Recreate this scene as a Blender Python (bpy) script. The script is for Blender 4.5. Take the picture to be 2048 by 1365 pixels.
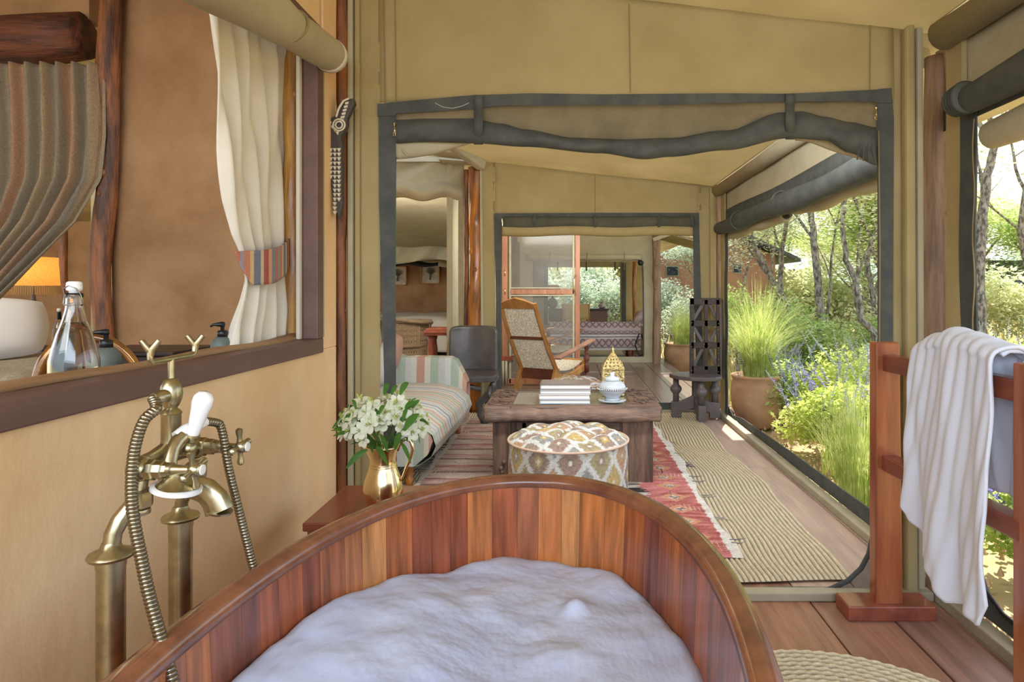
import bpy, math, random
from mathutils import Vector, Matrix
random.seed(7)
R = random.random
def U(a, b): return a + (b-a)*random.random()
PI = math.pi; sin = math.sin; cos = math.cos
for o in list(bpy.data.objects): bpy.data.objects.remove(o)
SC = bpy.context.scene
COL = SC.collection

# ------------------------------------------------------------------ camera, sky, sun, lights, exposure
F = 1300.0; VX = 1141.0; VY = 581.0; H = 1.2
cam_d = bpy.data.cameras.new('camera'); cam = bpy.data.objects.new('camera', cam_d); COL.objects.link(cam)
cam.location = (0, 0, H); cam.rotation_euler = (PI/2, 0, 0)
cam_d.sensor_width = 36; cam_d.lens = 36*F/2048; cam_d.shift_x = -(VX-1024)/2048; cam_d.shift_y = -(682.5-VY)/2048
cam_d.clip_start = 0.02; cam_d.clip_end = 600
SC.camera = cam
SC.view_settings.view_transform = 'Standard'; SC.view_settings.look = 'None'
SC.view_settings.gamma = 1; SC.view_settings.use_curve_mapping = False
SC.view_settings.exposure = 0.58

w = bpy.data.worlds.new('sky'); SC.world = w; w.use_nodes = True
nt = w.node_tree; bg = nt.nodes['Background']
sky = nt.nodes.new('ShaderNodeTexSky'); sky.sky_type = 'NISHITA'; sky.sun_disc = False
sky.sun_elevation = math.radians(60); sky.sun_rotation = math.radians(20); sky.dust_density = 3.0; sky.air_density = 1.0; sky.ozone_density = 1.5
hz = nt.nodes.new('ShaderNodeMixRGB'); hz.inputs[0].default_value = 0.55; hz.inputs[2].default_value = (4.0, 4.3, 4.8, 1)
nt.links.new(sky.outputs[0], hz.inputs[1]); nt.links.new(hz.outputs[0], bg.inputs[0])
bg.inputs[1].default_value = 0.30

def sun():
    d = bpy.data.lights.new('sun', 'SUN'); d.energy = 6.8; d.angle = 0.01; d.color = (1, .95, .84)
    o = bpy.data.objects.new('sun', d); COL.objects.link(o)
    el, az = math.radians(60), math.radians(20)          # azimuth from +Y towards +X
    frm = Vector((sin(az)*cos(el), cos(az)*cos(el), sin(el)))
    o.rotation_euler = (-frm).to_track_quat('-Z', 'Y').to_euler()
sun()
def area(name, loc, target, sx, sy, power, col):
    d = bpy.data.lights.new(name, 'AREA'); d.shape = 'RECTANGLE'; d.size = sx; d.size_y = sy; d.energy = power; d.color = col
    o = bpy.data.objects.new(name, d); COL.objects.link(o); o.location = loc
    o.rotation_euler = (Vector(target)-Vector(loc)).to_track_quat('-Z', 'Y').to_euler()
area('bath_fill_light', (0.1, -1.6, 2.3), (0.0, 2.0, 0.9), 3.2, 1.8, 84, (.74, .85, 1))  # added fill behind the camera, stands for sky light from the open side
area('lounge_fill_light', (0.2, 2.75, 2.12), (0.1, 6.0, 0.7), 2.2, .35, 40, (.94, .97, 1))  # added fill tucked behind the near header; no lamp hangs there
area('porch_fill_light', (0.2, 6.6, 2.05), (0.1, 10, 0.6), 1.8, .3, 34, (1, .97, .92))  # added fill behind the far header, not a porch lamp
area('bedroom_fill_light', (-2.6, 7.2, 2.25), (-2.4, 12, 1.0), 1.5, .5, 90, (1, .95, .86))  # added fill to lift the far bedroom, no fixture
area('washroom_fill_light', (-2.0, -0.6, 2.2), (-2.3, 3.2, 1.2), 1.8, 1.0, 19, (1, .95, .88))  # added fill out of view, brightens the wash room
area('left_bedroom_fill_light', (-5.2, 3.4, 2.4), (-4.8, 6.4, .7), 2.2, .6, 34, (1, .93, .80))  # added fill for the bedroom behind the window, separate from its table lamp

# ------------------------------------------------------------------ placing helpers (a pixel of the photo at a known depth / plane -> a point of the place)
def P(px, py, Y): return Vector(((px-VX)*Y/F, Y, H-(py-VY)*Y/F))
def W(px, py, X):
    Y = X*F/(px-VX); return Vector((X, Y, H-(py-VY)*Y/F))
def itp(pts, x):
    if x <= pts[0][0]: return pts[0][1]
    for (a, b), (c, d) in zip(pts, pts[1:]):
        if x <= c:
            t = (x-a)/(c-a); t = t*t*(3-2*t); return b+(d-b)*t
    return pts[-1][1]
def lrp(pts, x):
    if x <= pts[0][0]: return pts[0][1]
    for (a, b), (c, d) in zip(pts, pts[1:]):
        if x <= c: return b+(d-b)*(x-a)/(c-a)
    return pts[-1][1]
SATF = .80
def lin(c):
    g = .3*c[0]+.59*c[1]+.11*c[2]; c = tuple(min(255, max(0, g+(v-g)*SATF)) for v in c)
    return tuple(((v/255)/12.92 if v/255 <= .04045 else ((v/255+.055)/1.055)**2.4) for v in c)

# ------------------------------------------------------------------ mesh builder
class MB:
    def __init__(s): s.v = []; s.f = []; s.c = None
    def add(s, vs, fs):
        b = len(s.v); s.v += [tuple(v) for v in vs]; s.f += [tuple(i+b for i in f) for f in fs]; return s
    def box(s, lo, hi):
        x0, y0, z0 = lo; x1, y1, z1 = hi
        return s.add([(x0,y0,z0),(x1,y0,z0),(x1,y1,z0),(x0,y1,z0),(x0,y0,z1),(x1,y0,z1),(x1,y1,z1),(x0,y1,z1)],
                     [(0,3,2,1),(4,5,6,7),(0,1,5,4),(1,2,6,5),(2,3,7,6),(3,0,4,7)])
    def bar(s, a, b, w, h, up=(0,0,1)):                   # rectangular bar from a to b; w sideways, h along up
        a = Vector(a); b = Vector(b); t = (b-a).normalized(); u = Vector(up)
        sd = t.cross(u).normalized(); u = sd.cross(t).normalized()
        q = [(-w/2,-h/2),(w/2,-h/2),(w/2,h/2),(-w/2,h/2)]
        vs = [a+sd*i+u*j for i, j in q]+[b+sd*i+u*j for i, j in q]
        return s.add(vs, [(0,1,2,3),(7,6,5,4),(0,4,5,1),(1,5,6,2),(2,6,7,3),(3,7,4,0)])
    def tube(s, path, r, n=10, closed=False, caps=True, sq=1.0):
        path = [Vector(p) for p in path]; m = len(path)
        rs = r if isinstance(r, (list, tuple)) else [r]*m
        vs = []; up = None
        for i, p in enumerate(path):
            if closed: t = path[(i+1) % m]-path[i-1]
            else: t = path[min(i+1, m-1)]-path[max(i-1, 0)]
            t = t.normalized() if t.length > 1e-9 else Vector((0,0,1))
            if up is None: up = Vector((0,0,1)) if abs(t.z) < .9 else Vector((0,1,0))
            sd = t.cross(up)
            if sd.length < 1e-6: sd = t.cross(Vector((1,0,0)))
            sd.normalize(); up = sd.cross(t).normalized()
            for k in range(n):
                a = 2*PI*k/n; vs.append(p+sd*cos(a)*rs[i]+up*sin(a)*rs[i]*sq)
        fs = []
        for i in range(m if closed else m-1):
            j = (i+1) % m
            for k in range(n):
                l = (k+1) % n; fs.append((i*n+k, i*n+l, j*n+l, j*n+k))
        if caps and not closed: fs += [tuple(range(n))[::-1], tuple((m-1)*n+k for k in range(n))]
        return s.add(vs, fs)
    def lathe(s, prof, c=(0,0,0), n=28, axis=(0,0,1), sx=1, sy=1):
        ax = Vector(axis).normalized(); q = Vector((0,0,1)).rotation_difference(ax); c = Vector(c); vs = []; fs = []
        for r, z in prof:
            for k in range(n):
                a = 2*PI*k/n; vs.append(c+q@Vector((r*cos(a)*sx, r*sin(a)*sy, z)))
        m = len(prof)
        for i in range(m-1):
            for k in range(n):
                l = (k+1) % n; fs.append((i*n+k, i*n+l, (i+1)*n+l, (i+1)*n+k))
        if prof[0][0] > 1e-5: fs.append(tuple(range(n))[::-1])
        if prof[-1][0] > 1e-5: fs.append(tuple((m-1)*n+k for k in range(n)))
        return s.add(vs, fs)
    def ball(s, c, r, n=12, m=8, sc=(1,1,1)):
        c = Vector(c); vs = []; fs = []
        for i in range(m+1):
            t = PI*i/m
            for k in range(n):
                a = 2*PI*k/n; vs.append((c.x+r*sin(t)*cos(a)*sc[0], c.y+r*sin(t)*sin(a)*sc[1], c.z-r*cos(t)*sc[2]))
        for i in range(m):
            for k in range(n):
                l = (k+1) % n; fs.append((i*n+k, i*n+l, (i+1)*n+l, (i+1)*n+k))
        return s.add(vs, fs)
    def grid(s, nu, nv, fn, cu=False, skip=None):
        vs = [fn(i/nu, j/nv) for j in range(nv+1) for i in range(nu if cu else nu+1)]
        W_ = nu if cu else nu+1; fs = []
        for j in range(nv):
            for i in range(nu):
                if skip and skip(i, j): continue
                l = (i+1) % W_ if cu else i+1
                fs.append((j*W_+i, j*W_+l, (j+1)*W_+l, (j+1)*W_+i))
        return s.add(vs, fs)
    def prismY(s, pts, Y, d):                             # outline given in photo pixels at depth Y, thickness d along Y
        a = [P(x, y, Y) for x, y in pts]; n = len(a)
        b = [p+Vector((0, d, 0)) for p in a]
        return s.add(a+b, [tuple(range(n)), tuple(range(2*n-1, n-1, -1))]+[(i, i+n, (i+1) % n+n, (i+1) % n) for i in range(n)])
    def prism(s, pts, off):                               # outline of 3D points extruded by a vector
        a = [Vector(p) for p in pts]; n = len(a); b = [p+Vector(off) for p in a]
        return s.add(a+b, [tuple(range(n)), tuple(range(2*n-1, n-1, -1))]+[(i, i+n, (i+1) % n+n, (i+1) % n) for i in range(n)])
    def xf(s, m): s.v = [tuple(m@Vector(v)) for v in s.v]; return s
    def mv(s, d): s.v = [(v[0]+d[0], v[1]+d[1], v[2]+d[2]) for v in s.v]; return s
    def build(s, name, mat, parent=None, smooth=False, bev=0, solid=0, sub=0, paint=None, ang=None):
        n = len(s.v)
        lo = [min(v[i] for v in s.v) for i in range(3)]; hi = [max(v[i] for v in s.v) for i in range(3)]
        c = Vector([(lo[i]+hi[i])/2 for i in range(3)])
        me = bpy.data.meshes.new(name)
        me.from_pydata([(v[0]-c.x, v[1]-c.y, v[2]-c.z) for v in s.v], [], s.f)
        if paint:
            at = me.color_attributes.new('Col', 'FLOAT_COLOR', 'POINT')
            buf = []
            for i_, v in enumerate(s.v): k = lin(paint(v) if callable(paint) else paint[i_]); buf += [k[0], k[1], k[2], 1]
            at.data.foreach_set('color', buf)
        me.materials.append(mat)
        if smooth: me.polygons.foreach_set('use_smooth', [True]*len(me.polygons))
        me.update()
        if smooth and ang is not None:
            try: me.set_sharp_from_angle(angle=math.radians(ang))
            except Exception: pass
        o = bpy.data.objects.new(name, me); COL.objects.link(o)
        o['wl'] = tuple(c)
        if parent is not None:
            o.parent = parent; o.location = c-Vector(parent['wl'])
        else: o.location = c
        if bev:
            m = o.modifiers.new('bevel', 'BEVEL'); m.width = bev; m.segments = 2; m.limit_method = 'ANGLE'
        if solid:
            m = o.modifiers.new('solid', 'SOLIDIFY'); m.thickness = solid; m.offset = 0
        if sub:
            m = o.modifiers.new('sub', 'SUBSURF'); m.levels = sub; m.render_levels = sub
        return o
def B(lo, hi): return MB().box([min(a, b) for a, b in zip(lo, hi)], [max(a, b) for a, b in zip(lo, hi)])
def tag(o, label, cat=None, group=None, kind=None):
    if label: o['label'] = label
    if cat: o['category'] = cat
    if group: o['group'] = group
    if kind: o['kind'] = kind
    return o
def thing(name, loc, label, cat, group=None):
    o = bpy.data.objects.new(name, None); COL.objects.link(o); o.location = loc; o['wl'] = tuple(loc); o.empty_display_size = .1
    return tag(o, label, cat, group)
def struct(name, loc=(0,0,0)):
    o = bpy.data.objects.new(name, None); COL.objects.link(o); o.location = loc; o['wl'] = tuple(loc); o['kind'] = 'structure'; return o
KIDS = {}
def copy_tree(o, parent=None):
    c = o.copy(); COL.objects.link(c)
    if parent is not None: c.parent = parent
    for ch in [k for k in o.children]: copy_tree(ch, c)
    return c

# ------------------------------------------------------------------ materials
def mat(name, col, col2=None, rough=.6, metal=0, scale=6, stretch=(1,1,1), detail=4, bump=0, bscale=None, bstretch=None, rnd=None,
        transl=0, trans=0, alpha=1, spec=.5, attr=False, lo=.35, hi=.65, emit=0, ecol=None, weave=0, wscale=300, coat=0, sheen=0, ior=1.45, voro=0, sss=0):
    m = bpy.data.materials.new(name); m.use_nodes = True; n = m.node_tree.nodes; L = m.node_tree.links
    b = n['Principled BSDF']; out = n['Material Output']
    b.inputs['Roughness'].default_value = rough; b.inputs['Metallic'].default_value = metal; b.inputs['IOR'].default_value = ior
    b.inputs['Specular IOR Level'].default_value = spec
    if coat: b.inputs['Coat Weight'].default_value = coat; b.inputs['Coat Roughness'].default_value = .12
    if trans: b.inputs['Transmission Weight'].default_value = trans
    if sheen: b.inputs['Sheen Weight'].default_value = sheen
    tc = n.new('ShaderNodeTexCoord'); oi = n.new('ShaderNodeObjectInfo')
    ml = n.new('ShaderNodeMath'); ml.operation = 'MULTIPLY'; ml.inputs[1].default_value = 37.0; L.new(oi.outputs['Random'], ml.inputs[0])
    ad = n.new('ShaderNodeVectorMath'); ad.operation = 'ADD'; L.new(tc.outputs['Object'], ad.inputs[0]); L.new(ml.outputs[0], ad.inputs[1])
    def nz(sc, st, det=detail):
        mp = n.new('ShaderNodeMapping'); mp.inputs['Scale'].default_value = st; L.new(ad.outputs[0], mp.inputs['Vector'])
        t = n.new('ShaderNodeTexNoise'); t.inputs['Scale'].default_value = sc; t.inputs['Detail'].default_value = det; t.inputs['Roughness'].default_value = .6
        L.new(mp.outputs[0], t.inputs['Vector']); return t.outputs[0]
    c1 = lin(col); csock = None
    if attr:
        a = n.new('ShaderNodeAttribute'); a.attribute_name = 'Col'; csock = a.outputs['Color']
    elif rnd:
        cr = n.new('ShaderNodeValToRGB'); cr.color_ramp.interpolation = 'LINEAR'
        els = cr.color_ramp.elements
        while len(els) < len(rnd): els.new(.5)
        for i, k in enumerate(rnd): els[i].position = i/(len(rnd)-1); els[i].color = (*lin(k), 1)
        L.new(oi.outputs['Random'], cr.inputs[0]); csock = cr.outputs[0]
    if col2 is not None:
        ns = nz(scale, stretch); cr = n.new('ShaderNodeValToRGB'); e = cr.color_ramp.elements
        e[0].position = lo; e[1].position = hi
        if csock is None:
            e[0].color = (*c1, 1); e[1].color = (*lin(col2), 1); L.new(ns, cr.inputs[0]); csock = cr.outputs[0]
        else:                                             # col2 = a factor range here
            e[0].color = (col2[0],)*3+(1,); e[1].color = (col2[1],)*3+(1,); L.new(ns, cr.inputs[0])
            mx = n.new('ShaderNodeMixRGB'); mx.blend_type = 'MULTIPLY'; mx.inputs[0].default_value = 1
            L.new(csock, mx.inputs[1]); L.new(cr.outputs[0], mx.inputs[2]); csock = mx.outputs[0]
    if csock is not None: L.new(csock, b.inputs['Base Color'])
    else: b.inputs['Base Color'].default_value = (*c1, 1)
    nsock = None
    if bump:
        bs = nz(bscale or scale, bstretch or stretch, 5); bp = n.new('ShaderNodeBump'); bp.inputs['Strength'].default_value = bump; bp.inputs['Distance'].default_value = .02
        L.new(bs, bp.inputs['Height']); nsock = bp.outputs[0]
    if weave:
        wv = None
        for ax in ('X', 'Z', 'Y'):
            t = n.new('ShaderNodeTexWave'); t.wave_type = 'BANDS'; t.bands_direction = ax; t.inputs['Scale'].default_value = wscale; t.inputs['Distortion'].default_value = .3
            L.new(tc.outputs['Object'], t.inputs['Vector'])
            if wv is None: wv = t.outputs['Fac']
            else:
                q = n.new('ShaderNodeMath'); q.operation = 'ADD'; L.new(wv, q.inputs[0]); L.new(t.outputs['Fac'], q.inputs[1]); wv = q.outputs[0]
        bp = n.new('ShaderNodeBump'); bp.inputs['Strength'].default_value = weave; bp.inputs['Distance'].default_value = .002; L.new(wv, bp.inputs['Height'])
        if nsock: L.new(nsock, bp.inputs['Normal'])
        nsock = bp.outputs[0]
    if nsock: L.new(nsock, b.inputs['Normal'])
    if emit:
        b.inputs['Emission Color'].default_value = (*lin(ecol or col), 1); b.inputs['Emission Strength'].default_value = emit
    sh = b.outputs[0]
    if transl:
        t = n.new('ShaderNodeBsdfTranslucent'); mx = n.new('ShaderNodeMixShader'); mx.inputs[0].default_value = transl
        if csock is not None: L.new(csock, t.inputs[0])
        else: t.inputs[0].default_value = (*c1, 1)
        L.new(sh, mx.inputs[1]); L.new(t.outputs[0], mx.inputs[2]); sh = mx.outputs[0]
    if alpha < 1:
        t = n.new('ShaderNodeBsdfTransparent'); mx = n.new('ShaderNodeMixShader'); mx.inputs[0].default_value = alpha
        L.new(t.outputs[0], mx.inputs[1]); L.new(sh, mx.inputs[2]); sh = mx.outputs[0]
    if sh is not b.outputs[0]: L.new(sh, out.inputs[0])
    return m
def stripes(name, axis, period, bands, rough=.85, weave=.3):       # constant colour bands along one object axis
    m = bpy.data.materials.new(name); m.use_nodes = True; n = m.node_tree.nodes; L = m.node_tree.links; b = n['Principled BSDF']
    b.inputs['Roughness'].default_value = rough; b.inputs['Specular IOR Level'].default_value = .2
    tc = n.new('ShaderNodeTexCoord'); sp = n.new('ShaderNodeSeparateXYZ'); L.new(tc.outputs['Object'], sp.inputs[0])
    d = n.new('ShaderNodeMath'); d.operation = 'DIVIDE'; d.inputs[1].default_value = period; L.new(sp.outputs[axis], d.inputs[0])
    fr = n.new('ShaderNodeMath'); fr.operation = 'FRACT'; L.new(d.outputs[0], fr.inputs[0])
    cr = n.new('ShaderNodeValToRGB'); cr.color_ramp.interpolation = 'CONSTANT'; e = cr.color_ramp.elements
    while len(e) < len(bands): e.new(.5)
    for i, (p, c) in enumerate(bands): e[i].position = p; e[i].color = (*lin(c), 1)
    L.new(fr.outputs[0], cr.inputs[0])
    ns = n.new('ShaderNodeTexNoise'); ns.inputs['Scale'].default_value = 120; L.new(tc.outputs['Object'], ns.inputs['Vector'])
    mr = n.new('ShaderNodeMapRange'); mr.inputs[3].default_value = .8; mr.inputs[4].default_value = 1.15; L.new(ns.outputs[0], mr.inputs[0])
    mx = n.new('ShaderNodeMixRGB'); mx.blend_type = 'MULTIPLY'; mx.inputs[0].default_value = 1; L.new(cr.outputs[0], mx.inputs[1]); L.new(mr.outputs[0], mx.inputs[2])
    L.new(mx.outputs[0], b.inputs['Base Color'])
    bp = n.new('ShaderNodeBump'); bp.inputs['Strength'].default_value = weave; bp.inputs['Distance'].default_value = .002; L.new(ns.outputs[0], bp.inputs['Height']); L.new(bp.outputs[0], b.inputs['Normal'])
    return m

CANVAS = mat('canvas', (196,176,120), (184,163,106), rough=.9, scale=3, bump=.35, bscale=3.2, bstretch=(1,1,.5), weave=.12, wscale=250, transl=.22, spec=.15)
CANVAS2 = mat('canvas_grey', (192,182,148), (180,169,134), rough=.9, scale=4, bump=.4, bscale=5, transl=.1, spec=.15)
CEIL = mat('canvas_ceiling', (198,182,142), (188,171,130), rough=.9, scale=2, bump=.1, bscale=4, transl=.45, spec=.1)
SEAM = mat('seam_thread', (140,124,80), rough=.9)
BAND = mat('dark_mesh_band', (90,93,88), (74,79,78), rough=.75, scale=12, bump=.1, weave=.3, wscale=160, spec=.3)
MESHB = mat('brown_mesh', (138,122,88), (118,106,78), rough=.85, scale=8, weave=.3, wscale=160, bump=.1)
SCREEN = mat('insect_screen', (60,64,64), rough=.8, alpha=.42)
PLASTER = mat('plaster', (250,212,158), (232,182,124), rough=.85, scale=2.6, stretch=(1,1,.7), detail=10, bump=.3, bscale=7, spec=.2, lo=.3, hi=.7)
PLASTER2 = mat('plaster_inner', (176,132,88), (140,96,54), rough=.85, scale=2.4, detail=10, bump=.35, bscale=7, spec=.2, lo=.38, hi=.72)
LOGO = mat('orange_log', (206,120,26), (104,52,16), rough=.32, scale=7, stretch=(3,3,.4), detail=9, bump=.6, coat=.3, lo=.35, hi=.7)
LOGY = mat('yellow_log', (222,160,62), (156,92,28), rough=.4, scale=9, stretch=(3,3,.3), detail=8, bump=.5, coat=.2)
LOGR = mat('red_log', (158,88,40), (76,42,26), rough=.5, scale=8, stretch=(3,3,.4), detail=9, bump=.9, lo=.38, hi=.62)
LOGB = mat('brown_log', (160,124,90), (108,80,58), rough=.6, scale=9, stretch=(3,3,.3), detail=9, bump=.7)
BEAM = mat('dark_beam', (124,62,32), (62,32,22), rough=.6, scale=7, stretch=(.4,3,3), detail=9, bump=.9, lo=.4, hi=.62)
FRAME = mat('window_frame_paint', (120,84,74), (104,74,66), rough=.5, scale=5, stretch=(2,.4,2), bump=.1)
SILLW = mat('sill_wood', (176,132,84), (140,98,60), rough=.55, scale=8, stretch=(3,.3,3), bump=.3)
PLANK = mat('floor_plank', (150,96,70), (.68,1.18), rough=.42, scale=7, stretch=(4,.25,1), detail=7, bump=.15, rnd=[(150,98,72),(172,114,80),(140,100,84),(184,128,92)])
PLANKP = mat('pale_plank', (176,146,124), (.8,1.12), rough=.5, scale=6, stretch=(4,.3,1), detail=7, bump=.2, rnd=[(182,150,128),(172,142,124)])
DECK = mat('deck_plank', (132,96,74), (.72,1.15), rough=.24, scale=6, stretch=(4,.25,1), detail=7, bump=.12, rnd=[(118,94,78),(132,106,88),(108,86,72),(126,98,80)])
SILLG = mat('grey_sill_paint', (172,162,130), (156,148,122), rough=.6, scale=5, stretch=(1,1,1))
RED = mat('mahogany', (192,102,48), (146,66,32), rough=.3, scale=5, stretch=(3,3,.3), detail=6, bump=.06, coat=.25)
REDH = mat('mahogany_rail', (164,78,48), (128,56,36), rough=.3, scale=5, stretch=(3,.3,3), detail=6, bump=.06, coat=.25)
STAVE = mat('tub_stave', (140,72,38), (.5,1.35), rough=.3, scale=7, stretch=(5,5,.3), detail=9, bump=.05, coat=.4,
            rnd=[(186,88,38),(150,74,52),(206,116,46),(168,78,38),(140,72,58),(220,142,66),(176,94,52),(196,100,40)])
RIM = mat('tub_rim', (160,92,54), (116,62,40), rough=.25, scale=10, detail=6, bump=.03, coat=.6)
BRASS = mat('aged_brass', (198,186,146), (160,150,112), rough=.32, metal=1, scale=30, lo=.3, hi=.7)
GOLD = mat('polished_brass', (250,228,178), (244,216,156), rough=.18, metal=1, scale=4)
LGOLD = mat('lantern_brass', (226,200,128), (160,136,76), rough=.35, metal=1, scale=60, bump=.4, bscale=120)
STEEL = mat('steel', (170,172,175), rough=.2, metal=1)
HOSE = mat('hose_metal', (150,140,116), rough=.28, metal=1)
PORC = mat('porcelain', (236,236,236), rough=.12, coat=.5)
FOAM = mat('foam', (200,212,244), (188,200,238), rough=.95, scale=7, bump=.12, bscale=140, spec=.1, detail=8)  # white foam; the blue of the sky light is put into its colour
TOWEL = mat('towel', (222,230,250), rough=.98, bump=.22, bscale=260, spec=.05, sheen=.3)  # white towel with the cool daylight tint painted in
WHITEC = mat('white_cotton', (242,236,220), (232,224,206), rough=.9, scale=5, bump=.15, bscale=9, transl=.22, spec=.1)
JUTE = mat('jute', (212,194,156), (176,156,118), rough=.95, scale=30, bump=.5, bscale=160, spec=.1)
PAINT = mat('painted_pattern', (200,200,200), (.86,1.1), attr=True, rough=.95, scale=90, bump=.3, bscale=140, spec=.1)
OLDW = mat('old_carved_wood', (146,112,90), (84,62,52), rough=.6, scale=8, stretch=(.4,3,3), detail=10, bump=1.0)
OLDWV = mat('old_wood_leg', (144,108,84), (84,62,50), rough=.6, scale=8, stretch=(3,3,.35), detail=10, bump=.9)
DARKW = mat('dark_carved_wood', (96,90,86), (64,60,60), rough=.35, scale=4, detail=6, bump=.2, coat=.2)
EBONY = mat('ebony_wood', (62,44,38), (46,34,30), rough=.4, scale=6, bump=.2)
EBONY2 = mat('grey_ebony', (98,88,86), (78,70,70), rough=.45, scale=5, bump=.2)
STUD = mat('brass_stud', (180,140,90), rough=.3, metal=1)
TEAK = mat('honey_teak', (206,138,62), (178,110,44), rough=.4, scale=6, stretch=(2,2,.6), detail=5, bump=.06, coat=.15)
TEAKD = mat('dark_teak', (126,62,40), (104,50,34), rough=.4, scale=6, detail=5)
TEAKG = mat('weathered_teak', (164,118,94), (140,96,76), rough=.5, scale=6)
CANE = mat('cane', (244,236,214), (184,168,134), rough=.7, scale=60)
GLASS = mat('clear_glass', (245,250,250), rough=.02, trans=1, ior=1.45)
PANE = mat('door_pane', (150,148,140), rough=.1, alpha=.22)
TABGL = mat('table_glass', (168,160,130), rough=.05, alpha=.35, coat=.8)
WATERD = mat('wine_dark', (70,36,24), rough=.05, trans=.6)
TERRA = mat('terracotta', (192,146,108), (164,118,82), rough=.7, scale=4, detail=6, bump=.1)
SOIL = mat('soil', (90,66,46), rough=.95)
SALT = mat('soap_bottle', (104,118,112), rough=.45, trans=.1)
BLACKP = mat('black_plastic', (30,30,32), rough=.3)
CERAM = mat('jar_glaze', (196,204,212), (180,190,200), rough=.25, scale=6, coat=.4)
LEAF = mat('leaf', (166,200,84), (202,218,124), rough=.6, scale=3, transl=.45, spec=.3)
LEAFL = mat('leaf_lime', (190,214,70), (218,226,120), rough=.6, scale=3, transl=.5, spec=.3)
LEAFD = mat('leaf_deep', (140,172,70), (172,196,100), rough=.6, scale=2, transl=.35, spec=.3)
LEAFA = mat('leaf_acacia', (204,212,146), (228,228,172), rough=.7, scale=.8, transl=.45, spec=.2)
LEAFS = mat('leaf_silver', (176,196,166), (206,218,190), rough=.7, scale=2, transl=.35, spec=.2)
GRASSM = mat('grass_blade', (150,180,58), (218,222,130), rough=.6, scale=11, transl=.5, spec=.3)
GRASSD = mat('dry_grass', (204,190,120), (170,170,92), rough=.8, scale=1.5, transl=.4)
BARK = mat('bark', (166,156,138), (88,78,66), rough=.95, scale=16, stretch=(1.5,1.5,.7), detail=10, bump=1.0, lo=.4, hi=.6)
PURP = mat('salvia_flower', (92,84,190), (130,120,210), rough=.8, scale=30, transl=.3)
PURPG = mat('salvia_faded', (168,164,184), (140,136,190), rough=.8, scale=30, transl=.3)
PETAL = mat('petal', (244,246,226), (232,240,206), rough=.6, scale=20, transl=.35)
BUD = mat('bud', (196,210,96), rough=.6, transl=.3)
BLEAF = mat('bouquet_leaf', (84,140,42), (60,112,34), rough=.45, scale=12, transl=.3)
GROUND = mat('garden_ground', (196,164,118), (164,150,84), rough=.95, scale=1.2, detail=8, bump=.6, bscale=14)
ORANGEW = mat('orange_house_wall', (196,138,100), (182,124,88), rough=.9, scale=1.5)
ROOFG = mat('grey_roof', (92,98,104), (76,82,88), rough=.6, scale=3)
HILL = mat('far_hill', (120,140,130), (140,156,132), rough=1, scale=.1)
DARKG = mat('dark_window_glass', (40,46,54), rough=.1)
import mathutils.noise
import mathutils
# ================================================================== STRUCTURE
def zc(x): return 2.22+.11*(1.4-x)                       # canvas roof height
Y1, Y2, Y3 = 2.56, 6.38, 10.8                            # the three canvas walls across the veranda

gm = MB(); gm.grid(70, 70, lambda u, v: Vector((-40+110*u, -12+120*v, -.24+.04*sin(u*60)*cos(v*47))))
G = gm.build('ground', GROUND, smooth=True); G['kind'] = 'structure'

# floors made of planks
fl = struct('floor', (0, 1, 0))
pw = .255; x = -.86
MB().box((-2.2,-1.2,-.14),(1.5,2.56,-.05)).build('sub_floor', BEAM, fl)
i = 0
while x < 1.42:
    a = x; b = min(x+pw-.006, 1.40)
    for (ya, yb) in (((-1.2, .9), (.905, 2.52)) if i % 2 else ((-1.2, 1.3), (1.305, 2.52))):
        B((a, ya, -.05), (b, yb, U(-.001, .0015))).build('plank', PLANK, fl, bev=.003)
    x += pw; i += 1
fl2 = struct('floor', (0, 4.4, 0)); MB().box((-2.2,2.56,-.14),(1.5,6.38,-.05)).build('sub_floor', BEAM, fl2)
x = -2.1; i = 0
while x < 1.42:
    b = min(x+.245, 1.41)
    for (ya, yb) in (((2.6, 4.4), (4.405, 6.34)) if i % 2 else ((2.6, 3.6), (3.605, 6.34))):
        B((x, ya, -.05), (b, yb, U(-.001, .001))).build('plank', PLANKP if x > .8 else PLANK, fl2, bev=.003)
    x += .25; i += 1
fl3 = struct('floor', (0, 9, 0)); MB().box((-1.2,6.4,-.16),(1.62,16,-.05)).build('sub_floor', BEAM, fl3)
x = -1.18; i = 0
while x < 1.6:
    b = min(x+.262, 1.62)
    for (ya, yb) in (((6.42, 9.1), (9.106, 11.9), (11.906, 15.8)) if i % 2 else ((6.42, 10.2), (10.206, 15.8))):
        B((x, ya, -.05), (b, yb, U(-.002, .001))).build('plank', DECK, fl3, bev=.003)
    x += .268; i += 1
f4 = MB().box((-9,2.5,-.1),(-2.2,16,0)).box((-9,-1.2,-.1),(-.9,2.5,0)).box((-2.2,6.4,-.1),(-1.2,16,0)).build('floor', mat('bedroom_floor', (170,150,116), (150,130,98), rough=.8, scale=4)); f4['kind'] = 'structure'
fo = MB().box((-2.3,-1.3,-.3),(1.56,6.4,-.14)).box((-1.2,6.4,-.3),(1.66,16,-.16)).build('trim_1', LOGB); fo['kind'] = 'structure'

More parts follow.
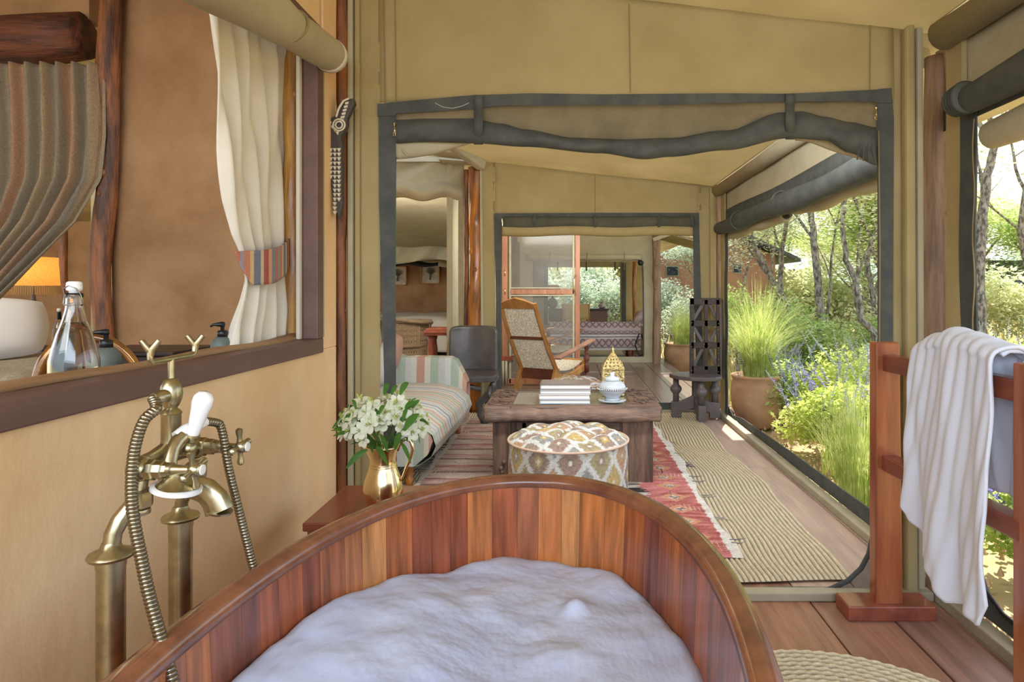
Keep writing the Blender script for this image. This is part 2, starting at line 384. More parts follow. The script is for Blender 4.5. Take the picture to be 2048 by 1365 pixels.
# ceilings
def slab(name, x0, x1, ya, yb, m=CEIL, f=zc, nx=14, ny=12, wav=.012):
    mb = MB(); mb.grid(nx, ny, lambda u, v: Vector((x0+(x1-x0)*u, ya+(yb-ya)*v, f(x0+(x1-x0)*u)+wav*sin(u*19)*sin(v*13))))
    o = mb.build(name, m, smooth=True, solid=.006); o['kind'] = 'structure'; return o
c1 = slab('ceiling', -1.02, 2.25, -1.3, Y1+.02)
slab('ceiling', -2.3, 2.25, Y1+.02, Y2)
slab('ceiling', -1.3, 1.75, Y2+.02, Y3, f=lambda x: 2.30+.07*(1.4-x))
slab('ceiling', -1.4, 2.05, Y3, 16.2, f=lambda x: 2.07+.12*(1.9-x) if x > 1.4 else 2.13+.08*(1.4-x))
slab('ceiling', -9, -1.02, -1.3, 3.0, f=lambda x: 2.62, m=CANVAS)
mb = MB(); mb.grid(24, 24, lambda u, v: Vector((-9+6.7*u, 3.0+4.7*v, 2.75-.80*v+.02*sin(u*30+v*5))))
o = mb.build('ceiling', CANVAS, smooth=True, solid=.01); o['kind'] = 'structure'
def bedceil(u, v):
    z = 2.42-.66*v**.8+.02*sin(u*26+v*9)*v+.03*abs(sin(u*9+v*2.2))
    return Vector((-6+4.85*u, 7.3+6.1*v, z))
mb = MB(); mb.grid(60, 30, bedceil); o = mb.build('ceiling', CANVAS2, smooth=True, solid=.01); o['kind'] = 'structure'

# plaster wall on the left, with its wide window
wl = struct('wall_left', (-.95, 1, 0))
MB().box((-1.0,-1.2,0),(-.9,2.5,.985)).build('lower_wall', PLASTER, wl, bev=.004)
MB().box((-1.0,2.362,.985),(-.9,2.5,2.6)).build('pier', PLASTER, wl, bev=.004)
MB().box((-1.0,-1.2,2.12),(-.9,2.335,2.6)).build('upper_wall', PLASTER, wl, bev=.004)
w1 = struct('window_1', (-.92, .8, 1.03))
MB().box((-.952,-1.2,.976),(-.888,2.34,1.028)).build('bottom_rail', FRAME, w1, bev=.004)
MB().box((-.952,2.283,1.028),(-.888,2.34,2.14)).build('side_rail', FRAME, w1, bev=.004)
MB().box((-.952,-1.2,2.09),(-.888,2.34,2.14)).build('top_rail', FRAME, w1, bev=.004)
mb = MB(); mb.grid(40, 8, lambda u, v: Vector((-.952-.05*v, -1.2+3.6*u, 1.026+.010*sin(PI*v)+.003*sin(u*40)-(.03 if v == 1 else 0)+.014*max(0,(u-.9))*10*v)))
mb.build('log_sill', SILLW, w1, smooth=True, solid=.01)
MB().box((-.905,2.345,1.03),(-.893,2.36,2.1)).build('canvas_strip', CANVAS2, w1)
w1b = MB().box((-.952,2.255,1.03),(-.940,2.275,2.1)).build('canvas_edge', WHITEC, w1)

# wall between wash room and lounge / bedroom
wp = struct('wall_back', (-1.5, 3.0, 0))
mb = MB(); mb.grid(30, 40, lambda u, v: Vector((-2.09+1.12*u, 3.0+.006*sin(u*14)*sin(v*18), 2.62*v))); mb.build('plaster_panel', PLASTER2, wp, smooth=True, solid=.08)
mb = MB().box((-1.2,2.5,0),(-.95,2.55,2.62)); mb.build('end_panel', PLASTER2, wp)
MB().box((-6.5,2.97,2.44),(-2.2,3.06,2.75)).build('upper_panel', PLASTER2, wp)
def log(name, base, top, r0, r1, m, label, n=12, wob=.012, segs=40, cat='post', group=None, seed=1):
    rr = random.Random(seed); ph = rr.random()*6; base = Vector(base); top = Vector(top)
    p = []; rs = []
    for i in range(segs+1):
        t = i/segs; q = base.lerp(top, t)
        p.append(q+Vector((wob*sin(t*7+ph)+wob*.4*sin(t*19+ph), wob*.6*cos(t*6+ph*2), 0))); rs.append((r0+(r1-r0)*t)*(1+.06*sin(t*23+ph)))
    t = thing(name, base, label, cat, group)
    lm = MB().tube(p, rs, 18)
    for vi, vv in enumerate(lm.v):
        pc_ = p[min(segs, vi//18)]; dv = Vector(vv)-pc_; k_ = 1+.22*mathutils.noise.noise(Vector((dv.x/r0*.9, dv.y/r0*.9, vv[2]*3+ph)))+.08*mathutils.noise.noise(Vector((dv.x/r0*2.2, dv.y/r0*2.2, vv[2]*9)))
        lm.v[vi] = tuple(pc_+dv*k_)
    lm.build('trunk', m, t, smooth=True)
    for k in range(3):
        tt = rr.uniform(.3, .9); q = base.lerp(top, tt); a = rr.uniform(3.6, 5.8); MB().ball(q+Vector((cos(a)*r0*.8, sin(a)*r0*.8, 0)), r0*.28, 8, 6, (1, 1, 1.5)).build('knot', m, t, smooth=True)
    return t
log('log_post', (-2.085,2.91,0), (-2.075,2.91,2.60), .038, .046, LOGR, 'wavy reddish log post standing right of the brown striped curtain', wob=.022, seed=3)
mb = MB().tube([(-6.2+.2*k, 2.95, 2.34+.008*sin(k*1.3)) for k in range(21)], [.108+.006*sin(k*2.1) for k in range(21)], 20)
mb.v = [tuple(Vector(v)+Vector((0,0,1))*.02*mathutils.noise.noise(Vector((v[0]*3, v[1]*9, v[2]*9)))) for v in mb.v]
t = thing('log_beam', (-4.2,2.95,2.33), 'thick dark red log beam above the brown striped curtain', 'beam'); mb.build('beam', BEAM, t, smooth=True)
log('log_post', (-.994,2.322,1.0), (-.992,2.322,2.2), .035, .033, LOGY, 'yellow varnished log post at the right end of the window sill', wob=.004, seed=5)
log('log_post', (-.893,2.535,0), (-.893,2.535,2.5), .022, .022, LOGR, 'thin red brown corner log behind the carved crocodile', wob=.004, seed=8)
log('log_post', (-.93,6.44,0), (-.935,6.44,2.42), .080, .072, LOGO, 'glossy orange log post behind the dark carved chair', wob=.010, seed=11)
log('log_post', (1.482,2.615,-.14), (1.478,2.615,2.14), .057, .054, LOGB, 'brown weathered log post right of the near canvas wall', wob=.006, seed=14)
log('log_post', (1.475,6.50,-.14), (1.475,6.50,2.2), .045, .042, LOGB, 'slim brown log post behind the lattice backed chair', wob=.005, seed=17)
log('log_post', (1.42,10.7,-.14), (1.42,10.7,2.12), .068, .064, LOGB, 'brown log post at the corner of the far tent', wob=.005, seed=19)
log('log_post', (-4.55,5.85,0), (-4.55,5.85,2.3), .03, .03, LOGR, 'thin dark log post seen just left of the swing top bottle', wob=.01, seed=23)
log('log_post', (-1.035,6.46,0), (-1.035,6.46,2.40), .024, .022, LOGR, 'thin dark red log pressed against the left of the glossy orange post', wob=.004, seed=29)
# lounge and bedroom side walls
o = MB().box((-2.19,3.06,0),(-2.11,6.4,2.7)).build('wall_lounge', PLASTER); o['kind'] = 'structure'
o = MB().box((-9,7.5,0),(-2.4,7.58,2.3)).build('wall_left_bedroom', PLASTER2); o['kind'] = 'structure'
o = MB().box((-6.2,13.4,0),(-1.1,13.5,2.3)).build('wall_bedroom', PLASTER2); o['kind'] = 'structure'
o = MB().box((-1.26,6.62,0),(-1.2,13.4,2.5)).build('wall_bedroom_side', CANVAS2); o['kind'] = 'structure'
mb = MB(); mb.grid(3, 20, lambda u, v: Vector((-4.35+.16*u, 5.9, 2.3*v))); o = mb.build('canvas_strip', CANVAS2, solid=.01); tag(o, 'pale canvas strip hanging beside the thin dark post', 'canvas')

# ---- near canvas wall with its doorway
def cpanel(mb, px0, px1, ztop, zbot, Y, n=14, m=26, wr=.006, seed=0):
    def f(u, v):
        px = px0+(px1-px0)*u; X = (px-VX)*Y/F; zt = ztop(X) if callable(ztop) else ztop; z = zbot+(zt-zbot)*v
        return Vector((X, Y+wr*1.2*mathutils.noise.noise(Vector((X*2.6+seed, z*1.7, 3)))+wr*.5*mathutils.noise.noise(Vector((X*9+z*6, z*4-X*3, seed))), z))
    return mb.grid(n, m, f)
zp = lambda py, Y: H-(py-VY)*Y/F
wn = struct('wall_near', (0, Y1, 0))
cpanel(MB(), 694, 760, zc, 0, Y1).build('left_panel', CANVAS, wn, smooth=True, solid=.004)
cpanel(MB(), 757, 1787, zc, zp(205, Y1), Y1, n=50, m=14, wr=.01).build('top_panel', CANVAS, wn, smooth=True, solid=.004)
cpanel(MB(), 1786, 1836, zc, 0, Y1, seed=2).build('right_panel', CANVAS, wn, smooth=True, solid=.004)
MB().prismY([(694,0-90),(704,-90),(706,1190),(694,1190)], Y1-.035, .03).build('flap', CANVAS2, wn, bev=.006)
MB().prismY([(708,-90),(718,-90),(720,1190),(709,1190)], Y1-.025, .02).build('flap', CANVAS, wn, bev=.006)
MB().prismY([(1812,52),(1832,45),(1838,1195),(1816,1195)], Y1-.05, .045).build('flap', CANVAS, wn, bev=.012)
MB().prismY([(1834,50),(1848,52),(1852,1195),(1838,1195)], Y1-.03, .03).build('flap', CANVAS2, wn, bev=.01)
for pts in ([(789,0-60),(792,206)], [(766,-60),(770,206)], [(1258,8),(1261,185)], [(1741,50),(1740,182)]):
    MB().tube([P(px, py, Y1-.012) for px, py in pts], .0018, 6).build('seam', SEAM, wn)
MB().tube([P(870,206,Y1-.02),P(885,214,Y1-.022),P(905,217,Y1-.02),P(925,212,Y1-.022),P(938,206,Y1-.02)], .001, 5).build('loose_thread', WHITEC, wn)
# border bands
MB().prismY([(757,208),(792,206),(790,600),(792,900),(796,1192),(764,1192),(768,750),(758,400)], Y1-.014, .01).build('border_band', BAND, wn)
MB().prismY([(1757,178),(1783,176),(1788,235),(1786,700),(1784,1192),(1742,1192),(1744,1085),(1757,690),(1757,330),(1751,262)], Y1-.014, .01).build('border_band', BAND, wn)
tb = [(755,208),(850,199),(940,191),(1060,187),(1200,189),(1340,188),(1450,187),(1570,188),(1660,184),(1783,178)]
bb = [(755,233),(850,229),(945,222),(1000,216),(1340,214),(1570,208),(1735,208),(1783,206)]
MB().grid(60, 3, lambda u, v: P(755+1028*u, lrp(tb, 755+1028*u)*(1-v)+v*lrp(bb, 755+1028*u), Y1-.016)).build('border_band', BAND, wn, solid=.005)
MB().prismY([(1440,1178),(1600,1176),(1742,1178),(1742,1193),(1440,1193)], Y1-.014, .01).build('border_band', BAND, wn)
MB().prismY([(790,1176),(1440,1178),(1440,1193),(790,1193)], Y1-.014, .01).build('border_band', BAND, wn)
# curved zip corner, with its screen
arc = [P(1744,1080,Y1-.012), P(1738,1108,Y1-.012), P(1722,1138,Y1-.012), P(1695,1163,Y1-.012), P(1660,1179,Y1-.012), P(1610,1187,Y1-.012), P(1560,1189,Y1-.012)]
MB().tube(arc, .011, 8, sq=.5).build('curved_band', BAND, wn, smooth=True)
MB().add([tuple(p) for p in arc[:6]]+[tuple(P(1744,1190,Y1-.012))], [tuple(range(7))]).build('corner_screen', SCREEN, wn, solid=.001)
# gathered brown mesh, the dark roll and the straps
rt = [(792,240),(850,238),(948,238),(1000,248),(1050,260),(1150,277),(1250,280),(1340,277),(1450,262),(1570,225),(1600,222),(1650,235),(1700,245),(1752,256)]
rb = [(792,286),(850,283),(948,286),(1050,293),(1200,306),(1290,318),(1340,313),(1450,300),(1578,276),(1650,280),(1700,305),(1752,330)]
MB().grid(70, 6, lambda u, v: P(792+960*u, (lrp(bb, 792+960*u)-4)*(1-v)+v*(itp(rt, 792+960*u)+10), Y1-.02-.02*sin(PI*v)-.006*sin(u*60+v*3)*v)).build('gathered_mesh', MESHB, wn, smooth=True, solid=.003)
def rollf(u, v):
    px = 792+960*u; a = itp(rt, px); b = itp(rb, px); t = PI*v; dip = 1-.35*math.exp(-((px-957)/18)**2)-.35*math.exp(-((px-1580)/20)**2)
    return P(px, (a+b)/2-(b-a)/2*cos(t)*(1 if v < .5 else 1), Y1-.03-.05*sin(t)*dip-.004*sin(px*.05+v*9))
MB().grid(110, 14, rollf).build('rolled_mesh', BAND, wn, smooth=True, solid=.004)
for px, s in ((957, 0), (1580, 1)):
    a = lrp(tb, px); b = itp(rb, px)
    MB().grid(2, 10, lambda u, v: P(px-9+18*u, a+(b+3-a)*v, Y1-.03-.062*sin(PI*min(1, max(0, v*1.4-.3)))-.003)).build('strap', BAND, wn, smooth=True, solid=.006)
def rollc(u, v):
    px = 792+155*u; b = lrp([(792,318),(820,316),(870,308),(920,293),(947,285)], px); a = 262
    return P(px, (a+b)/2-(b-a)/2*cos(PI*v), Y1+.01-.03*sin(PI*v))
MB().grid(20, 10, rollc).build('rolled_canvas', CANVAS2, wn, smooth=True, solid=.004)
def rollc2(u, v):
    px = 1590+165*u; b = lrp([(1590,280),(1620,284),(1660,300),(1700,312),(1755,330)], px); a = 262
    return P(px, (a+b)/2-(b-a)/2*cos(PI*v), Y1+.03-.03*sin(PI*v))
MB().grid(20, 10, rollc2).build('rolled_canvas', CANVAS2, wn, smooth=True, solid=.004)
for px, py in ((789,250),(1752,218)):
    z = MB().tube([P(px,py,Y1-.03), P(px+1,py+18,Y1-.035)], .004, 8).ball(P(px,py-2,Y1-.03), .006, 8, 6)
    z.tube([P(px-2,py+8,Y1-.04),P(px-2,py+22,Y1-.04),P(px+2,py+22,Y1-.04),P(px+2,py+8,Y1-.04)], .0015, 6)
    z.build('zip_puller', GOLD, wn, smooth=True)
MB().tube([P(792,262,Y1-.02),P(796,280,Y1-.02),P(804,300,Y1-.02),P(816,312,Y1-.02)], .004, 6).build('zip', CANVAS2, wn)
MB().tube([P(1757,262,Y1-.02),P(1758,330,Y1-.02),P(1760,500,Y1-.02),P(1759,690,Y1-.02)], .003, 6).build('zip', SEAM, wn)
for k in range(4):
    MB().tube([P(1742-k*6,262+k*3,Y1-.075),P(1745-k*9,300,Y1-.085),P(1750-k*12,326-k*2,Y1-.06)], .0022, 6).build('zip_fold', BAND, wn)

# sill of the near doorway, far doorway, right side
def trim(n, lo, hi, m=SILLG, bev=.006): o = B(lo, hi).build('trim_%d' % n, m, bev=bev); o['kind'] = 'structure'; return o
trim(2, (-.88,2.50,0), (1.40,2.555,.035))
trim(3, (-.9,6.34,0), (1.42,6.40,.03))
trim(4, (1.40,-1.2,0), (1.46,2.5,.045)); trim(5, (1.405,2.62,0), (1.465,6.34,.045)); 

wf = struct('wall_far', (0, Y2, 0))
cpanel(MB(), 962, 990, zc, 0, Y2).build('left_panel', CANVAS, wf, smooth=True, solid=.004)
cpanel(MB(), 986, 1402, zc, zp(432, Y2), Y2, n=34, m=10).build('top_panel', CANVAS, wf, smooth=True, solid=.004)
cpanel(MB(), 1396, 1432, zc, 0, Y2).build('right_panel', CANVAS, wf, smooth=True, solid=.004)
MB().prismY([(959,328),(964,328),(968,820),(963,820)], Y2-.03, .025).build('flap', CANVAS2, wf, bev=.004)
MB().prismY([(1420,376),(1429,378),(1432,838),(1422,838)], Y2-.05, .045).build('flap', CANVAS, wf, bev=.008)
MB().prismY([(988,428),(1004,428),(1002,600),(1003,820),(989,820),(992,600)], Y2-.02, .012).build('border_band', BAND, wf)
MB().prismY([(1386,428),(1398,427),(1402,600),(1410,820),(1396,820),(1388,600)], Y2-.02, .012).build('border_band', BAND, wf)
MB().prismY([(988,427),(1200,426),(1398,426),(1398,442),(1200,440),(988,441)], Y2-.022, .012).build('border_band', BAND, wf)
MB().prismY([(1003,806),(1400,806),(1400,820),(1003,820)], Y2-.02, .012).build('border_band', BAND, wf)
def froll(y0, y1, x0, x1, Y, d, amp=2.5):
    def f(u, v):
        px = x0+(x1-x0)*u; return P(px, y0+(y1-y0)*(.5-.5*cos(PI*v))+amp*sin(u*13)*v, Y-d*sin(PI*v))
    return f
MB().grid(50, 8, froll(434, 455, 1006, 1388, Y2-.02, .04)).build('rolled_mesh', mat('grey_roll', (92,90,72), (78,78,66), rough=.9, scale=6, bump=.3), wf, smooth=True, solid=.004)
MB().grid(50, 8, froll(450, 472, 1004, 1386, Y2, .05, 1.5)).build('rolled_canvas', CANVAS, wf, smooth=True, solid=.004)
for px in (1069, 1190, 1318, 1384):
    MB().grid(1, 6, lambda u, v: P(px-3+6*u, 430+26*v, Y2-.035-.045*sin(PI*v))).build('strap', BAND, wf, solid=.005)
for px in (1190,): MB().tube([P(px,335,Y2-.01),P(px,428,Y2-.01)], .0025, 5).build('seam', SEAM, wf)
MB().tube([P(1004,438,Y2-.03), P(1005,452,Y2-.03)], .005, 6).build('zip_puller', GOLD, wf)

# right side wall of the veranda: beams, fascia, rolled screens
wr = struct('wall_right', (1.44, 3, 0))
MB().tube([(1.435,-1.2,2.185),(1.435,2.5,2.185)], .062, 16).build('eave_beam', CANVAS2, wr, smooth=True)
MB().tube([(1.435,2.70,2.175),(1.435,6.34,2.175)], .062, 16).build('eave_beam', CANVAS2, wr, smooth=True)
for (ya, yb) in ((-1.2, 2.62), (2.76, 6.36)):
    MB().grid(24, 5, lambda u, v: Vector((1.478+.006*sin(u*20+v*3), ya+(yb-ya)*u, 1.86+.30*v))).build('fascia', CANVAS2, wr, smooth=True, solid=.004)
    MB().grid(16, 2, lambda u, v: Vector((1.468, ya+(yb-ya-.06)*u, 1.82+.13*v+.01*sin(u*9)))).build('border_band', BAND, wr, smooth=True, solid=.004)
def roll(ya, yb, x, z, r, m, nm, sag=.03, n=20, ph=0):
    p = []; rs = []
    for i in range(n+1):
        t = i/n; p.append((x+.012*sin(t*8+ph), ya+(yb-ya)*t, z-sag*sin(PI*t)+.008*sin(t*11+ph))); rs.append(r*(1+.10*sin(t*17+ph)))
    rs[0] *= .93; rs[-1] *= .93
    return MB().tube(p, rs, 16).build(nm, m, wr, smooth=True, ang=50)
roll(-1.0, 2.36, 1.405, 1.885, .056, BAND, 'rolled_mesh', sag=-.02)
roll(-1.0, 2.33, 1.50, 1.765, .060, CANVAS2, 'rolled_canvas', sag=-.02)
roll(2.78, 6.15, 1.405, 1.79, .068, BAND, 'rolled_mesh', sag=.02, ph=1)
roll(2.7, 4.4, 1.53, 1.76, .055, CANVAS2, 'rolled_canvas', sag=.01, ph=2)
roll(4.55, 6.1, 1.50, 1.72, .045, CANVAS2, 'rolled_canvas', sag=.0, ph=2)
for k in range(4): MB().lathe([(.05,0),(.0545+.002*k,.004),(.0545,.012),(.05,.016)], (1.405,2.372-.02*k,1.885), 20, (0,-1,0)).build('roll_edge', BAND, wr, smooth=True)
MB().lathe([(.030,0),(.044,.01),(.045,.1),(.03,.1),(.026,.02)], (1.50,4.62,1.725), 16, (0,-1,0)).build('roll_end', CANVAS2, wr, smooth=True)
MB().lathe([(.0,0),(.024,.0),(.024,.06)], (1.50,4.52,1.725), 12, (0,-1,0)).build('roll_core', BLACKP, wr, smooth=True)
for y in (1.2, 4.3, 5.4): MB().tube([(1.405+.075*cos(a), y, (1.885 if y < 2 else 1.782)+.075*sin(a)) for a in [2*PI*k/16 for k in range(16)]], .008, 6, closed=True).build('strap', BAND, wr, smooth=True)
# strips beside the near post
MB().grid(2, 20, lambda u, v: Vector((1.466, 2.52-.10*u, 2.12*v+.045))).build('canvas_strip', CANVAS, wr, solid=.02)
MB().grid(1, 20, lambda u, v: Vector((1.455+.004*sin(v*14), 2.425-.095*u-.006*sin(v*17), 1.86*v+.045))).build('border_band', BAND, wr, solid=.006)
MB().tube([(1.448, 2.335+.006*sin(k*.9), .06+k*.045) for k in range(40)], .003, 6).build('zip', SEAM, wr, smooth=True)
MB().grid(2, 20, lambda u, v: Vector((1.462, 6.30-.16*u, 2.1*v+.045))).build('canvas_strip', CANVAS, wr, solid=.01)
MB().grid(1, 20, lambda u, v: Vector((1.455, 6.12-.10*u-.012*sin(v*17), 1.80*v+.045))).build('border_band', BAND, wr, solid=.006)
# lower screen band behind the sill
MB().add([(1.475,2.75,.04),(1.475,6.1,.04),(1.475,6.1,.13),(1.475,5.9,.065),(1.475,5.6,.10),(1.475,4.4,.12),(1.475,3.5,.12),(1.475,2.75,.13)], [(0,1,2,3,4,5,6,7)]).build('border_band', BAND, wr, solid=.006)
MB().add([(1.475,-1.2,.04),(1.475,2.36,.04),(1.475,2.36,.22),(1.475,2.26,.10),(1.475,1.9,.085),(1.475,-1.2,.085)], [(0,1,2,3,4,5)]).build('border_band', BAND, wr, solid=.006)
MB().tube([(1.466,2.34,.25),(1.466,2.30,.14),(1.466,2.2,.10),(1.466,1.9,.09),(1.466,1.2,.09)], .008, 6).build('screen_cord', BLACKP, wr, smooth=True)

# ---- left back opening: rolled door canvas, brace and drape
wb = struct('wall_lounge_back', (-1.5, 6.5, 2.2))
MB().bar(P(965,332,6.3), P(896,282,5.9), .10, .10).build('brace', CANVAS2, wb, bev=.02)
def rolldoor(u, v):
    px = 740+188*u; y = 286+112*v; wr_ = .05*sin(v*8+u*5)*sin(u*9+v*3)
    return P(px, y+4*sin(u*14)*v, 6.62+wr_-.09*math.sin(PI*max(0, (v-.72)/.28)) if v > .72 else 6.62+wr_)
MB().grid(44, 44, rolldoor).build('rolled_canvas', CANVAS2, wb, smooth=True, solid=.012)
MB().grid(10, 3, lambda u, v: P(917+17*u, 395+430*v, 6.58+.01*sin(u*9))).build('canvas_strip', CANVAS2, wb, solid=.01)
MB().grid(4, 4, lambda u, v: P(-200+1172*(.94+.06*u), 150+180*v, 6.6)).build('header', CANVAS2, wb, solid=.01)
MB().box((-2.3,6.56,2.5),(-.95,6.6,2.75)).build('header', CANVAS2, wb)
def olive(u, v):
    px = 740+190*u; y = 398+126*v
    return P(px, y+5*sin(u*7)*v, 11.4+.12*sin(u*12+v*5)*sin(v*6+u*4))
MB().grid(40, 24, olive).build('inner_canvas', CANVAS2, wb, smooth=True, solid=.02)
MB().tube([P(760+i*10, 528+2*sin(i*.8), 12.2) for i in range(13)], [.045+.012*sin(i) for i in range(13)], 10).build('rolled_mesh', BLACKP, wb, smooth=True)
MB().tube([P(878+i*8, 526+2*sin(i*.8), 12.2) for i in range(4)], .07, 10).build('rolled_canvas', CANVAS2, wb, smooth=True)
# drape behind the post
STRB = stripes('striped_drape', 0, .06, [(0,(136,118,96)),(.25,(150,100,76)),(.45,(128,116,98)),(.7,(112,82,66))])
dr = thing('door_drape', P(911,720,8.6), 'brown striped drape hanging at the edge of the far bedroom', 'curtain')
MB().grid(24, 30, lambda u, v: P(903+14*u+6*(1-v)*(1-v), 482+235*v, 8.6)+Vector((0, .05*sin(u*24), 0))).build('cloth', STRB, dr, smooth=True, solid=.006)
MB().tube([P(902,486,8.55),P(918,486,8.55)], .05, 10).build('tie_band', WHITEC, dr, smooth=True)

# ---- far tent: canvas wall with a window opening, inner window, interior
w3 = struct('wall_far_tent', (0, Y3, 0))
def pan(pts, Y, nm, m, parent, d=.012): return MB().prismY(pts, Y, d).build(nm, m, parent)
pan([(1040,440),(1308,458),(1308,523),(1040,523)], Y3, 'top_panel', CANVAS2, w3)
pan([(1040,523),(1066,523),(1066,727),(1040,727)], Y3, 'left_panel', CANVAS2, w3)
pan([(1288,523),(1308,523),(1308,727),(1288,727)], Y3, 'right_panel', CANVAS2, w3)
pan([(1066,714),(1288,714),(1288,727),(1066,727)], Y3, 'bottom_panel', CANVAS2, w3)
MB().tube([P(1054+i*12, 515, Y3-.05) for i in range(20)], [.05+.006*sin(i*2) for i in range(20)], 10).build('rolled_canvas', CANVAS2, w3, smooth=True)
for px in (1100, 1174, 1249): MB().tube([P(px,505,Y3-.1),P(px,525,Y3-.11),P(px,540,Y3-.02)], .006, 5).build('tie', SEAM, w3)
pan([(1066,523),(1078,523),(1078,714),(1066,714)], Y3-.01, 'border_band', mat('grey_band', (110,104,92), rough=.9), w3)
MB().tube([P(1284,525,Y3-.02),P(1286,560,Y3-.02),P(1287,640,Y3-.02),P(1287,712,Y3-.02)], .012, 6).build('zip', BAND, w3)
MB().ball(P(1281,526,Y3-.05), .05, 10, 8).build('lamp_bracket', BLACKP, w3, smooth=True)
MB().grid(6, 6, lambda u, v: P(1303+92*u, 466+16*u*v+8*v+10*u, 10.6+.9*v)).build('eave_panel', CANVAS, w3, solid=.02)
MB().bar(P(1306,480,10.6), P(1345,466,10.6), .05, .06).build('eave_beam', CANVAS2, w3)
MB().bar(P(1345,470,10.4), P(1396,484,10.5), .06, .03).build('eave_edge', LOGB, w3)
w4 = struct('wall_far_window', (0, 15.4, 0))
pan([(1030,440),(1300,440),(1300,535),(1030,535)], 15.4, 'top_panel', CANVAS2, w4)
pan([(1240,535),(1300,535),(1300,668),(1240,668)], 15.4, 'right_panel', CANVAS, w4)
pan([(1020,535),(1092,535),(1092,668),(1020,668)], 15.4, 'left_panel', CANVAS2, w4)
pan([(1092,648),(1240,648),(1240,682),(1092,682)], 15.4, 'bottom_panel', CANVAS2, w4)
for pts in ([(1088,530),(1096,530),(1096,650),(1088,650)], [(1243,526),(1252,526),(1252,665),(1243,665)]): pan(pts, 15.3, 'border_band', BAND, w4, .02)
for px in (1115, 1173, 1230): pan([(px-1.5,524),(px+1.5,524),(px+1.5,542),(px-1.5,542)], 15.25, 'strap', BAND, w4, .02)
MB().box((1.42,10.9,-.1),(1.46,15.4,.5)).build('low_panel', CANVAS2, w4)
log('log_post', P(1269,690,14), P(1269,515,14), .05, .045, LOGO, 'orange log post inside the far tent beside its window', seed=31, segs=6)
for xx in (-1.36,): o = MB().box((xx,10.8,0),(xx+.04,15.4,2.4)).build('wall_far_tent_side', CANVAS2); o['kind'] = 'structure'

# ---- screen door standing open between porch and far tent
Yd = 8.2; d1 = struct('door_1', P(1082,770,Yd))
def bx(p0, p1, nm, m, Y=Yd, d=.05, par=d1): return MB().prismY([(p0[0],p0[1]),(p1[0],p0[1]),(p1[0],p1[1]),(p0[0],p1[1])], Y, d).build(nm, m, par, bev=.004)
DW = mat('door_wood', (184,116,74), (150,90,58), rough=.45, scale=6, stretch=(3,3,.3))
bx((1004,462),(1015,772), 'jamb', DW, d=.09); bx((1150,462),(1160,772), 'stile', DW)
bx((1018,468),(1022,768), 'screen_frame', SILLG, d=.02); bx((1145,468),(1149,768), 'screen_frame', SILLG, d=.02)
bx((1020,579),(1148,589), 'mid_rail', DW); bx((1020,575),(1148,578), 'screen_frame', SILLG, Y=Yd-.005); bx((1020,590),(1148,593), 'screen_frame', SILLG, Y=Yd-.005)
bx((1016,758),(1160,770), 'bottom_rail', DW); bx((1016,462),(1160,470), 'top_rail', DW); bx((1002,713),(1026,722), 'step_rail', REDH, Y=Yd-.03)
for px in (1006, 1012): MB().tube([P(px,722,Yd-.02),P(px,772,Yd-.02)], .016, 8).build('pole', SILLG, d1, smooth=True)
MB().prismY([(1022,470),(1145,470),(1145,758),(1022,758)], Yd+.02, .004).build('pane', PANE, d1)
MB().tube([P(1151,590,Yd-.01),P(1148,578,Yd-.04),P(1148,560,Yd-.04),P(1151,550,Yd-.01)], .008, 8).build('handle', GOLD, d1, smooth=True)
for py in (540, 577): MB().tube([P(1010,py,Yd-.01),P(1010,py+12,Yd-.01)], .008, 8).build('hinge', GOLD, d1, smooth=True)
# pier wall left of the door (behind it)
o = MB().box((-1.24,8.3,0),(-.86,8.36,2.35)).build('wall_porch', CANVAS2); o['kind'] = 'structure'

# ================================================================== window things: curtains, sill ware
def wcol(tbl, y): return lrp(tbl, y)
Lc = [(10,412),(120,425),(300,440),(400,450),(470,463),(500,474),(560,486),(600,478),(650,463),(705,452)]
Rc = [(10,560),(120,573),(300,577),(470,575),(520,572),(560,574),(620,583),(700,580)]
def curt(y0, y1, ph=0):
    def f(u, v):
        y = y0+(y1-y0)*v; px = wcol(Lc, y)+(wcol(Rc, y)-wcol(Lc, y))*u
        tight = math.exp(-((y-530)/70)**2); q = W(px, y, -1.02)
        q.x += (.016+.014*max(0, (y-560)/140))*sin(u*PI*2*5.3+ph+.5*sin(y*.012))+.007*sin(u*47+y*.015); return q
    return f
cu = thing('window_curtain', (-1.02,2.1,1.04), 'cream cotton curtain gathered by a striped tieback beside the yellow log post', 'curtain')
MB().grid(90, 80, curt(8, 702)).build('cloth', WHITEC, cu, smooth=True, solid=.004)
TIE = stripes('tieback_stripes', 1, .17, [(0,(196,120,90)),(.12,(204,168,118)),(.2,(112,120,138)),(.36,(196,176,140)),(.44,(176,84,70)),(.58,(206,150,110)),(.68,(130,130,144)),(.82,(190,110,84)),(.92,(150,140,150))])
def tie(u, v):
    px = 461+115*u; a = lrp([(461,503),(500,500),(530,492),(560,478),(576,468)], px); b = lrp([(461,504),(470,540),(482,571),(510,568),(540,552),(576,515)], px)
    q = W(px, a+(b-a)*v, -1.02); q.x += .045*sin(PI*min(1, max(0, u)))+.012; return q
MB().grid(40, 10, tie).build('tieback', TIE, cu, smooth=True, solid=.006)
BRST = stripes('brown_weave', 0, .30, [(0,(142,116,84)),(.14,(128,112,90)),(.3,(160,112,78)),(.42,(134,118,96)),(.6,(110,104,92)),(.74,(154,116,86)),(.86,(122,112,94))], weave=.6)
dp = thing('bedroom_drape', (-3.2,3.1,1.1), 'brown herringbone drape swept to the left under the dark beam', 'curtain')
